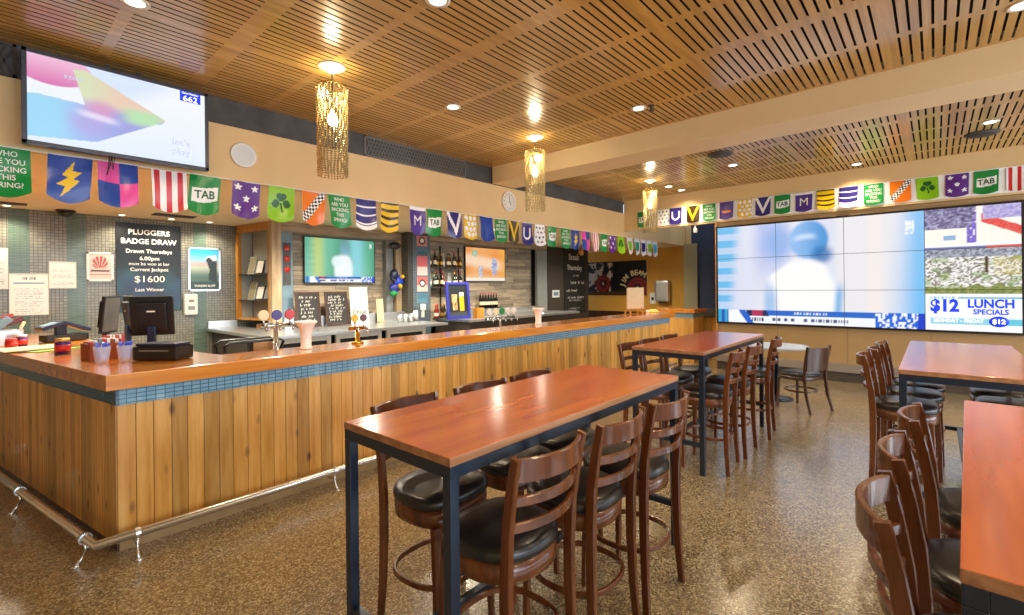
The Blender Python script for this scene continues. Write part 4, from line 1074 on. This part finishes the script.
st = [  # x, y, rotation, label, group
 (1.375, 1.285, 0, 'walnut ladder-back stool with black seat, nearest on the open side of the near table', G1),
 (1.875, 1.275, .03, 'walnut ladder-back stool, middle one on the open side of the near table', G1),
 (2.345, 1.255, -.02, 'walnut ladder-back stool, last on the open side beside the far leg of the near table', G1),
 (1.475, 1.80, PI+.06, 'walnut stool on the bar side of the near table, nearest the left table leg', G1),
 (1.985, 1.785, PI-.02, 'walnut stool on the bar side of the near table, middle of that side', G1),
 (2.465, 1.785, PI+.03, 'walnut stool on the bar side of the near table, farthest of that side', G1),
 (4.36, 1.535, .1, 'walnut stool on the open side of the second table, nearest its black leg', G2),
 (4.90, 1.535, .04, 'walnut stool on the open side of the second table, middle of three', G2),
 (5.62, 1.52, .12, 'walnut stool on the open side of the second table, farthest, beside the round table', G2),
 (4.325, 2.05, PI+.0, 'walnut stool on the bar side of the second table, at its near end', G2),
 (4.77, 2.05, PI-.03, 'walnut stool on the bar side of the second table, middle of three', G2),
 (5.28, 2.05, PI, 'walnut stool on the bar side of the second table, at its far end', G2),
 (1.64, -.135, PI+.05, 'walnut stool at the right edge table, nearest the viewer', G4),
 (2.17, -.145, PI+.03, 'walnut stool at the right edge table, second from the viewer', G4),
 (2.76, -.175, PI, 'walnut stool at the right edge table, third and farthest', G4),
 (4.83, .185, PI, 'walnut stool at the aisle side of the video wall table, nearest', G3),
 (5.33, .155, PI+.04, 'walnut stool at the aisle side of the video wall table, middle', G3),
 (5.80, .135, PI, 'walnut stool at the aisle side of the video wall table, farthest', G3),
 (5.27, -.43, 0, 'stool with pale reflecting seat on the right side of the video wall table, nearer', G3),
 (5.80, -.42, .05, 'stool with pale reflecting seat on the right side of the video wall table, farther', G3)]
s0 = make_stool(st[0][3], G1)
for k, (x, y, rz, lab, g) in enumerate(st):
    if k == 0: s0.location = (x, y, 0); s0.rotation_euler = (0, 0, rz)
    else: dup(s0, (x, y, 0), rz, lab, g)

# low chair and round table
t = thing('round_table', 'low round pale-topped pedestal table in front of the video wall', 'table', (7.5, 1.69, 0))
add('tabletop', M().lathe([(.0, .722), (.40, .722), (.405, .735), (.40, .75), (0, .75)], 0, 0, 44, smooth=False), 'tabletop_white', t)
add('pedestal', M().lathe([(.03, .04), (.03, .70), (.12, .721), (0, .7215)], 0, 0, 18), 'table_steel', t)
add('base', M().lathe([(.21, 0), (.21, .012), (.1, .03), (.035, .042), (0, .042)], 0, 0, 32), 'table_steel', t)
c = thing('dining_chair', 'low dark wood chair with solid curved back beside the round table', 'chair', (7.13, 1.33, 0), (0, 0, -.45))
shp = lambda a: (lambda p: (p[0]*.215, p[1]*.205))(sup(a, 3.2))
add('seat', M().lathe([(.95, .44), (1., .447), (1., .463), (.9, .475), (.5, .481), (0, .481)], 0, 0, 32, shape=shp), 'vinyl', c)
add('apron', M().lathe([(.93, .385), (.95, .39), (.95, .439), (0, .439)], 0, 0, 32, shape=shp), 'walnut_dark', c)
for sx in (-1, 1):
    add('leg', M().sweep([(sx*.19, .18, 0), (sx*.175, .165, .39)], RECT(.032, .032), scales=[.75, 1.05]), 'walnut_dark', c)
    add('back_post', M().sweep([(sx*.205, -.285, 0), (sx*.195, -.225, .22), (sx*.192, -.20, .45), (sx*.198, -.225, .65), (sx*.206, -.262, .83)], RECT(.026, .036), scales=[.75, 1., 1.05, .95, .85]), 'walnut_dark', c)
m = M()
pts = [(.196*q/8, -.245-.045*(1-(q/8)**2), .668) for q in range(-8, 9)]
m.sweep(pts, RECT(.30, .014), (0, -.13, 1)); add('backrest', m, 'walnut_dark', c)
pts = [(.185*math.cos(2*PI*k/28), .18*math.sin(2*PI*k/28)-.01, .24) for k in range(28)]; add('stretcher', M().sweep(pts, RECT(.022, .014), (0, 0, 1), True), 'walnut_dark', c)

# ================================================================== BACK BENCHES, FRIDGES, BOTTLES
b = thing('back_bench', 'stainless steel back bench under the chalk boards', 'bench', (2.48, 6.45, 0))
add('worktop', M().prism([(0, 0), (3.05, 0), (3.05, 1.16), (.50, 1.16), (.46, 2.33), (-.05, 2.33)], .955, 1.0, .004), 'steel', b)
add('splashback', M().box(.70, 2.95, 1.135, 1.158, 1.0015, 1.17), 'steel', b)
add('splashback', M().box(-.02, .40, 2.30, 2.33, 1.0015, 1.112), 'steel', b)
m = M(); m.box(.45, 2.95, .70, 1.14, 0, .954); m.box(.03, .42, .8, 2.3, 0, .954); add('cabinet_body', m, 'dark_paint', b)
for k, x in enumerate((2.62, 3.46, 4.32)):
    q = thing('bar_fridge', ('white framed glass door bar fridge at left under the steel bench', 'white framed glass door bar fridge in the middle under the steel bench', 'white framed glass door bar fridge at right under the steel bench')[k], 'fridge', (x, 6.52, 0), (0, 0, 0), 'under-bench bar fridges')
    m = M(); w, h = .76, .95; m.box(0, .06, 0, .05, .05, h, .004); m.box(w-.06, w, 0, .05, .05, h, .004); m.box(.06, w-.06, 0, .05, h-.07, h, .004); m.box(.06, w-.06, 0, .05, .05, .12, .004); add('door_frame', m, 'whiteframe', q)
    add('glass', M().box(.06, w-.06, .02, .03, .12, h-.07), 'black', q)
    m = M(); m.box(0, w, .051, .55, 0, h); add('cabinet_body', m, 'black', q)
    m = M()
    for i in range(8): m.scribble(.12+.07*i, .15+.07*i, .78, .05, 0, i)
    m.tf(Matrix.Rotation(PI/2, 4, 'X')); m.tf(Matrix.Translation((0, .0185, 0))); add('sticker', m, 'chalk', q)
b = thing('back_bench', 'stainless steel back bench below the orange picture television', 'bench', (6.15, 6.55, 0))
add('worktop', M().box(0, 3.7, 0, 1.1, .955, 1.0, .004), 'steel', b); add('splashback', M().box(.05, 3.5, 1.075, 1.098, 1.0015, 1.13), 'steel', b); add('cabinet_body', M().box(.04, 3.66, .06, 1.07, 0, .954), 'dark_paint', b)
# bottle shelves
sh = thing('bottle_shelf', 'two-tier bottle shelf unit at the left of the orange picture television', 'shelf', (6.02, 7.62, 1.0))
for z in (.62, 1.03): add('shelf', M().box(0, 1.06, 0, .27, z, z+.02), 'dark_paint', sh)
m = M()
for x in (.01, .52, 1.04): m.box(x, x+.016, .24, .27, 0, 1.5)
add('upright', m, 'black', sh)
def bottle(kind, mats, h=.3, r=.037):
    m = M(); k = h/.3
    prof = [(0, 0), (r, .002), (r, .05*k), (r, .12*k), (r, .165*k), (r*.42, .205*k), (r*.36, .262*k), (r*.40, .264*k), (r*.40, .3*k), (0, .3*k)]
    m.lathe(prof, 0, 0, 12, [0, 0, 1, 0, 0, 0, 2, 2, 2]); return m.mesh('bottle', mats)
kinds = [('amber', bottle(0, ['bottle_a', 'lab_cream', 'black'])), ('green', bottle(0, ['bottle_b', 'lab_white', 'gold_lid'], .31)), ('clear', bottle(0, ['bottle_c', 'lab_white', 'steel'], .29)), ('amber gold-labelled', bottle(0, ['bottle_a', 'lab_gold', 'gold_lid'], .27, .042)), ('red', bottle(0, ['bottle_e', 'lab_white', 'red'], .28)), ('dark', bottle(0, ['bottle_d', 'lab_cream', 'red'], .33))]
def put_bottle(me, loc, label, group):
    o = bpy.data.objects.new('bottle', me); COL.objects.link(o); o.location = loc; return tag(o, label, 'bottle', group)
for row, (z, n, y) in enumerate(((2.051, 11, 7.71), (1.641, 11, 7.71), (1.001, 7, 7.48))):
    for k in range(n):
        kk = (k*5+row*2+(k*k) % 3) % 6; nm, me = kinds[kk]
        put_bottle(me, (6.09+k*.088+(0 if row < 2 else 0), y+.05*(k % 2), z), '%s spirit bottle on the %s of the bar bottle shelves' % (nm, ('top tier', 'middle tier', 'bench below')[row]), 'bottles on the %s' % ('top shelf', 'middle shelf', 'bench under the shelves')[row])
wine = kinds[5][1]
ws = thing('wine_shelf', 'small dark shelf holding wine bottles below the orange television', 'shelf', (7.92, 7.78, 1.15)); add('board', M().box(-.36, .36, -.06, .1, -.02, 0), 'black', ws); add('support', M().box(-.30, .30, .0, .04, -.148, -.0205), 'black', ws)
for k in range(7): put_bottle(wine, (7.66+k*.088, 7.80, 1.151), 'dark wine bottle in the row below the orange picture television', 'wine bottles in a row')
# sundries on the back bench
for k, (x, me_) in enumerate(((5.05, 0), (5.17, 0), (5.29, 0))):
    r = thing('steel_cup', ('steel cup on the back bench, left of three', 'steel cup on the back bench, middle of three', 'steel cup on the back bench, right of three')[k], 'cup', (x-.05, 7.15, 1.001), (0, 0, 0), 'steel cups'); m = M(); m.lathe([(.0, 0), (.04, 0), (.046, .15), (.042, .15), (.037, .01), (0, .01)], 0, 0, 18); add('body', m, 'steel', r)
r = thing('drink_bottle', 'white bottle with dark cap on the back bench beside the hanging footwear', 'bottle', (5.42, 7.25, 1.001)); add('body', M().lathe([(0, 0), (.05, .002), (.05, .16), (.03, .2), (0, .2)], 0, 0, 16), 'white', r); add('cap', M().lathe([(.022, .2005), (.022, .25), (0, .25)], 0, 0, 14), 'black', r)
# hanging footwear / toy bundle on the light post
r = thing('hanging_boots', 'bundle of colourful team socks and boots hanging on the light timber post', 'hanging bundle', (5.24, 7.66, 2.38))
add('cord', M().tube([(0, 0, 0), (.0, -.01, -.25), (.02, -.02, -.5)], .008, 6), 'black', r)
for (x, z, sx, sz, mt, nm) in ((-.03, -.52, .09, .12, 'navy_plastic', 'sock'), (.07, -.62, .1, .11, 'blue_glass', 'boot'), (-.02, -.76, .12, .09, 'frame_blue', 'boot'), (-.05, -.86, .09, .06, 'green_ball', 'sock'), (.05, -.73, .04, .05, 'yellow', 'rosette'), (.1, -.55, .04, .04, 'yellow', 'rosette')):
    if mt == 'green_ball' and mt not in MT: MT[mt] = plain('green_knit', '#1f8a45', .6)
    m = M(); m.lathe([(0, -1), (.5, -.86), (.86, -.5), (1, 0), (.86, .5), (.5, .86), (0, 1)], 0, 0, 14); m.tf(Matrix.Translation((x, -.05 - (.06 if mt == 'yellow' else 0), z)) @ Matrix.Diagonal((sx, .06, sz, 1))); add(nm, m, mt, r)
m = M(); m.lathe([(0, -1), (.5, -.86), (.86, -.5), (1, 0), (.86, .5), (.5, .86), (0, 1)], 0, 0, 12); m.tf(Matrix.Translation((0, -.05, .04)) @ Matrix.Diagonal((.12, .07, .07, 1))); add('boot', m, 'black', r)

# blue-framed sandwich board on the counter's far side
r = thing('sandwich_board', 'blue framed display board with beer picture standing behind the bar', 'sandwich board', (6.22, 6.94, 1.001), (PI/2-.08, 0, 0))
m = M(); w, h = .6, .72; m.box(-w/2, w/2, .0, .06, 0, .03, .004); m.box(-w/2, w/2, h-.05, h, 0, .03, .004); m.box(-w/2, -w/2+.06, .06, h-.05, 0, .03, .004); m.box(w/2-.06, w/2, .06, h-.05, 0, .03, .004); add('frame', m, 'frame_blue', r)
def beer(s, t):
    c = L_('#20262a')
    if abs(s-.70) < .12 and .25 < t < .85: c = L_('#e0a81c') if t > .38 else L_('#f1e6c8')
    if abs(s-.32) < .10+.08*(1-t) and .3 < t < .8: c = L_('#c6a878') if noise2(s*30, t*8) > .45 else L_('#6b5a3a')
    if t > .88: c = L_('#3b4045')
    return c
m = M(); m.paint(w-.12, h-.11, 30, 34, beer, None, 0, -w/2+.06, h-.05); m.tf(Matrix.Translation((0, 0, .012))); add('picture', m, 'print', r)
r = thing('timber_block', 'small wooden block beside the blue framed board', 'box', (6.72, 6.9, 1.001)); add('body', M().box(-.1, .1, -.06, .06, 0, .2, .01), 'oak', r)

# taps and towers
def tower(x, y, z, k, label):
    r = thing('beer_tower', label, 'beer font', (x, y, z), (0, 0, 0)); m = M()
    m.lathe([(0, 0), (.05, .001), (.05, .012), (.042, .02), (.043, .10), (.05, .16), (.072, .205), (.09, .225), (.085, .235), (0, .237)], 0, 0, 24); m.tf(Matrix.Scale(k, 4)); add('column', m, 'tower', r)
    m = M(); m.bar((.06*k, 0, .18*k), (.10*k, -.02, .15*k), .014, .014, .002); add('spout', m, 'chrome', r); return r
tower(1.835, 3.97, 1.1105, 1.0, 'white flared beer font standing on the bar beside red tap badge')
tower(4.98, 3.97, 1.1105, .93, 'white flared beer font farther along the bar below the orange television')
def taps(x, y, z, cols, label, k=1., bw=.0, up=0.):
    r = thing('beer_taps', label, 'beer taps', (x, y, z)); n = len(cols); w = .12*(n-1)/2*k
    m = M(); m.lathe([(.055, 0), (.055, .012), (.022, .025), (.02, .13+up), (0, .13+up)], 0, 0, 18)
    m.tube([(-w-.04, 0, .14+up), (w+.04, 0, .14+up)], .024*k, 12); add('column', m, 'chrome' if not bw else 'brass', r)
    for i, c in enumerate(cols):
        u = -w+i*.12*k
        m = M(); m.tube([(u, -.02, .14+up), (u, -.09, .14+up), (u, -.1, .10+up)], .010, 8); add('spout', m, 'chrome', r)
        m = M(); m.tube([(u, -.03, .15+up), (u, -.03, .20+up)], .008, 8); add('handle', m, 'chrome', r)
        m = M(); m.lathe([(0, -.008), (.045*k, -.008), (.05*k, 0), (.045*k, .008), (0, .008)], 0, 0, 20, smooth=False); m.tf(Matrix.Translation((u, -.03, .235+up)) @ Matrix.Rotation(PI/2, 4, 'X')); add('badge', m, c, r)
    return r
taps(2.32, 3.98, 1.1105, ('yellow', 'badge_dark'), 'brass beer taps with yellow and dark red badges on the bar', .72, 1)
taps(1.78, 4.45, .951, ('lab_cream', 'purple', 'red'), 'beer taps with cream, purple and red badges behind the white font', .95, 0, .2)
taps(4.75, 4.45, .951, ('white', 'lab_cream', 'green_ball', 'white', 'white'), 'row of chrome beer taps with pale and green badges behind the second white font', 1.0, 0, .1)

# under-counter service bench behind the bar front
b = thing('service_bench', 'dark service bench behind the bar front carrying tills and taps', 'bench', (1.05, 4.19, 0))
add('worktop', M().box(0, 7.0, 0, .62, .91, .95, .004), 'steel', b); add('cabinet_body', M().box(.03, 6.97, .02, .58, 0, .909), 'dark_paint', b)
# till: monitors, printer
def monitor(label, x, y, z, rz, w=.3, h=.27, tilt=-.15):
    r = thing('till_monitor', label, 'monitor', (x, y, z), (0, 0, rz))
    m = M(); m.box(-.11, .11, -.1, .1, 0, .018, .006); add('base', m, 'black', r)
    m = M(); m.bar((0, 0, .018), (0, .0, .2), .06, .04, .006); add('stand', m, 'navy_plastic', r)
    n = M(); n.box(-w/2, w/2, -.012, .012, -h/2, h/2, .008); n.box(-w*.36, w*.36, .012, .045, -h*.36, h*.36, .014); n.tf(Matrix.Translation((0, -.03, .29)) @ Matrix.Rotation(tilt, 4, 'X')); add('housing', n, 'black', r)
    n = M(); n.box(-w/2+.015, w/2-.015, -.0135, -.0122, -h/2+.015, h/2-.015); n.tf(Matrix.Translation((0, -.03, .29)) @ Matrix.Rotation(tilt, 4, 'X')); add('display', n, 'dark_strip', r)
    n = M(); n.box(-.03, .03, .0455, .0468, .04, .052); n.tf(Matrix.Translation((0, -.03, .29)) @ Matrix.Rotation(tilt, 4, 'X')); add('maker_plate', n, 'ltr_white', r)
    return r
monitor('black till monitor seen from behind at the bar corner, in front of the draw board', 0.98, 5.0, 1.1105, PI-.45, .31, .34)
monitor('black till monitor turned edge-on between the other two', 0.875, 5.33, 1.1105, 1.62, .30, .35)
monitor('black till monitor with pale screen showing, left of the three', .78, 5.72, 1.1105, 1.0, .28, .34, .1)
r = thing('receipt_printer', 'long black receipt printer behind the drinking glasses at the bar corner', 'printer', (.90, 4.24, 1.111), (0, 0, -.9))
add('body', M().box(-.165, .165, -.09, .09, 0, .105, .02), 'black', r); add('lid', M().box(-.15, .15, -.075, .085, .1055, .122, .008), 'navy_plastic', r); add('slot', M().box(-.11, .11, -.0915, -.0902, .07, .076), 'grey_jamb', r)
# rust box of coasters
r = thing('coaster_box', 'rust brown open box of red and white packets at the bar corner', 'box', (.62, 4.66, 1.111), (0, 0, .2))
m = M(); m.box(-.11, .11, -.08, -.075, 0, .12); m.box(-.11, .11, .075, .08, 0, .12); m.box(-.11, -.105, -.075, .075, 0, .12); m.box(.105, .11, -.075, .075, 0, .12); m.box(-.105, .105, -.075, .075, 0, .005); add('tray', m, 'orange_box', r)
for i in range(8): add('packet', M().box(-.1+i*.025, -.08+i*.025, -.06, .06, .006, .135+.02*hsh(i), .002), ('red', 'white', 'blue_panel', 'red', 'white', 'orange_box', 'white', 'red')[i], r)
r = thing('sugar_caddy', 'caddy of orange and white sachets in front of the edge-on monitor', 'caddy', (.72, 4.93, 1.111), (0, 0, .2)); add('tray', M().box(-.07, .07, -.05, .05, 0, .10, .004), 'black', r)
for i in range(6): add('sachet', M().box(-.06+i*.02, -.045+i*.02, -.04, .04, .1005, .155, .002), ('red', 'white', 'white', 'red', 'white', 'red')[i], r)
for k, (x, y) in enumerate(((.575, 4.40), (.70, 4.37))):
    r = thing('drinking_glass', ('clear tumbler holding blue items, the left of two on the bar corner', 'clear tumbler holding blue items, the right of two on the bar corner')[k], 'glass', (x, y, 1.1105), (0, 0, 0), 'tumblers on the bar corner')
    if 'clearglass' not in MT: MT['clearglass'] = thin_glass()
    m = M(); m.lathe([(0, 0), (.036, 0), (.04, .02), (.052, .115), (.049, .115), (.037, .022), (0, .02)], 0, 0, 18); add('body', m, 'clearglass', r)
    for i in range(5):
        a = 2*PI*i/5; m = M(); m.bar((.02*math.cos(a), .02*math.sin(a), .024), (.033*math.cos(a), .033*math.sin(a), .135+.01*hsh(i, k)), .020, .012, .004); add('straw_pack', m, 'blue_glass', r)
def jar(label, x, y, bodym, lidm, h=.11, r0=.042):
    r = thing('jar', label, 'jar', (x, y, 1.111)); add('body', M().lathe([(0, 0), (r0, .001), (r0, h*.72), (r0*.85, h*.8), (0, h*.8)], 0, 0, 18), bodym, r)
    add('label', M().lathe([(r0+.001, h*.2), (r0+.001, h*.6)], 0, 0, 18), 'red', r)
    add('lid', M().lathe([(r0*.9, h*.805), (r0*.9, h), (0, h)], 0, 0, 18), lidm, r)
jar('dark jar with gold lid and violet label on the left bar wing', .45, 5.30, 'purple', 'gold_lid', .125, .05)
jar('small purple jar beside the steel napkin caddy', .26, 6.35, 'purple', 'whiteframe')
jar('small red jar in front of the steel napkin caddy', .19, 6.15, 'red', 'red', .09)
r = thing('napkin_caddy', 'steel caddy stuffed with cups and wrappers at the left edge of the bar', 'caddy', (.16, 6.55, 1.111), (0, 0, .2))
add('tray', M().box(-.11, .11, -.08, .08, .0, .15, .008), 'steel', r)
m = M(); m.bar((-.1, 0, .15), (.02, .02, .26), .14, .06, .01); add('napkin', m, 'blue_panel', r)
m = M(); m.bar((.0, 0, .2), (.12, -.01, .25), .06, .05, .012); add('wrapper', m, 'badge_dark', r); m = M(); m.bar((-.02, .02, .26), (.06, .0, .29), .05, .03, .01); add('wrapper', m, 'red', r); m = M(); m.bar((.1, 0, .15), (.13, 0, .22), .03, .03, .008); add('wrapper', m, 'lab_cream', r)
r = thing('card_terminal', 'navy card terminal tilted on a stand on the left bar wing', 'card terminal', (.55, 6.65, 1.1135), (0, 0, .3))
m = M(); m.box(-.14, .2, -.09, .09, .0, .07, .02); add('base', m, 'black', r)
m = M(); m.bar((-.17, 0, .13), (0.0, 0, .19), .17, .035, .01); m.bar((.0, 0, .19), (.22, 0, .10), .17, .035, .01); m.bar((0, 0, .07), (0, 0, .17), .08, .06); add('housing', m, 'navy_plastic', r)
m = M(); m.bar((-.15, 0, .158), (-.05, 0, .193), .12, .004); add('display', m, 'blue_panel', r)
r = thing('newspaper_stack', 'fan of cream and coloured papers lying on the left bar wing', 'papers', (.3, 5.9, 1.111), (0, 0, .25))
for k, (dx, dy, a, mt) in enumerate(((.1, -.12, .3, 'lime_paper'), (.06, -.02, .12, 'badge_dark'), (0, .0, 0., 'paper_tan'), (-.02, .06, -.06, 'paper_tan'))):
    if mt == 'lime_paper' and mt not in MT: MT[mt] = plain('lime_paper', '#7da83a', .7)
    m = M(); m.box(-.21, .21, -.15, .15, .0045*k, .0045*k+.004); m.tf(Matrix.Translation((dx, dy, 0)) @ Matrix.Rotation(a, 4, 'Z')); add('sheet', m, mt, r)
# black caddy trolley with wood panel behind the bar
r = thing('service_caddy', 'black tube-framed caddy with wooden panel behind the bar front', 'caddy', (1.62, 4.62, .951))
m = M(); m.tube([(-.22, -.1, .02), (-.24, -.12, .18), (-.2, -.12, .21), (.22, -.12, .21), (.25, -.12, .19), (.19, -.1, .02)], .013, 8); m.tube([(-.22, .1, .02), (-.24, .12, .18), (-.2, .12, .21), (.22, .12, .21), (.25, .12, .19), (.19, .1, .02)], .013, 8); add('frame', m, 'black', r)
add('panel', M().box(.0, .19, -.1, -.085, .03, .19, .003), 'oak_panel', r); add('tray', M().box(-.2, .18, -.1, .1, 0, .02, .003), 'black', r)
for i, mt in enumerate(('white', 'red', 'black')): add('cup', M().lathe([(0, .021), (.025, .021), (.032, .1), (0, .1)], -.16+.065*i, -.02, 12), mt, r)
# things on the far end of the bar top
r = thing('sign_board', 'small blank pale board on an easel at the far end of the bar', 'sign', (7.72, 3.96, 1.121), (0, 0, -.3))
add('board', M().box(-.2, .2, -.012, .012, .09, .46, .004), 'paper_tan', r); m = M()
for sx in (-1, 1): m.bar((sx*.15, -.03, 0), (sx*.13, .0, .12), .02, .02); m.bar((sx*.15, .1, 0), (sx*.13, .014, .3), .018, .018)
m.box(-.2, .2, -.035, -.013, .075, .09, .002); add('easel', m, 'oak', r)
r = thing('cleaning_cloth', 'folded yellow cloth on the far end of the bar top', 'cloth', (8.45, 3.98, 1.1105)); m = M(); m.lathe([(0, 0), (1, .002), (.96, .02), (.7, .045), (.3, .06), (0, .062)], 0, 0, 24, shape=lambda a: (.16*math.cos(a)*(1+.1*math.sin(3*a)), .1*math.sin(a)*(1+.1*math.sin(5*a)))); add('folds', m, 'sponge', r)
r = thing('salt_shaker', 'tiny red and white shaker beside the easel board', 'shaker', (8.12, 3.93, 1.1105)); add('body', M().lathe([(0, 0), (.028, .001), (.022, .06), (0, .06)], 0, 0, 14), 'white', r); add('cap', M().lathe([(.022, .0605), (.02, .08), (0, .085)], 0, 0, 14), 'red', r)
r = thing('bunting_spotlight', 'small brass spotlight on the soffit above the black banner', 'spotlight', (10.5, 6.9, ZB-.001)); add('stem', M().tube([(0, 0, 0), (0, 0, -.12)], .012, 8), 'brass', r); m = M(); m.lathe([(.02, 0), (.06, -.02), (.07, -.16), (.0, -.16)], 0, 0, 16); m.tf(Matrix.Translation((0, 0, -.1)) @ Matrix.Rotation(.3, 4, 'Y')); add('shade', m, 'oak', r)

# ================================================================== DAYLIGHT, WORLD, CAMERA
for k, (a, b_) in enumerate(wins):
    l = bpy.data.lights.new('window_daylight', 'AREA'); l.shape = 'RECTANGLE'; l.size = b_-a-.1; l.size_y = 2.3; l.energy = 150; l.color = (.80, .9, 1.)
    o = bpy.data.objects.new('window_daylight', l); COL.objects.link(o); o.location = ((a+b_)/2, -4.85, 1.8); o.rotation_euler = (PI/2, 0, 0); o.rotation_euler = (-PI/2, 0, PI)
    o.rotation_euler = Vector((0, 1, -.12)).to_track_quat('-Z', 'Z').to_euler()
w = bpy.data.worlds.new('World'); SC.world = w; w.use_nodes = True
bg = w.node_tree.nodes['Background']; bg.inputs[0].default_value = (.75, .86, 1., 1); bg.inputs[1].default_value = .9

cam = bpy.data.cameras.new('camera'); co = bpy.data.objects.new('camera', cam); COL.objects.link(co); SC.camera = co
cam.sensor_fit = 'HORIZONTAL'; cam.sensor_width = 36.; cam.lens = 475/1024*36; cam.shift_x = 0; cam.shift_y = (287-307.5)/1024; cam.clip_start = .02
YAW, ROLL = math.radians(41.7), math.radians(.6)
fw = Vector((math.cos(YAW), math.sin(YAW), 0)); rt = Vector((math.sin(YAW), -math.cos(YAW), 0)); up = Vector((0, 0, 1))
R = math.cos(ROLL)*rt - math.sin(ROLL)*up; U = math.cos(ROLL)*up + math.sin(ROLL)*rt
co.matrix_world = Matrix.Translation((0, 0, 1.615)) @ Matrix((R, U, -fw)).transposed().to_4x4()

SC.view_settings.view_transform = 'Standard'; SC.view_settings.look = 'None'; SC.view_settings.gamma = 1.; SC.view_settings.use_curve_mapping = False
SC.view_settings.exposure = .12
cy = SC.cycles
cy.use_denoising = True; cy.max_bounces = 8; cy.diffuse_bounces = 4; cy.glossy_bounces = 3; cy.transmission_bounces = 4
cy.sample_clamp_indirect = 6.; cy.caustics_reflective = False; cy.caustics_refractive = False
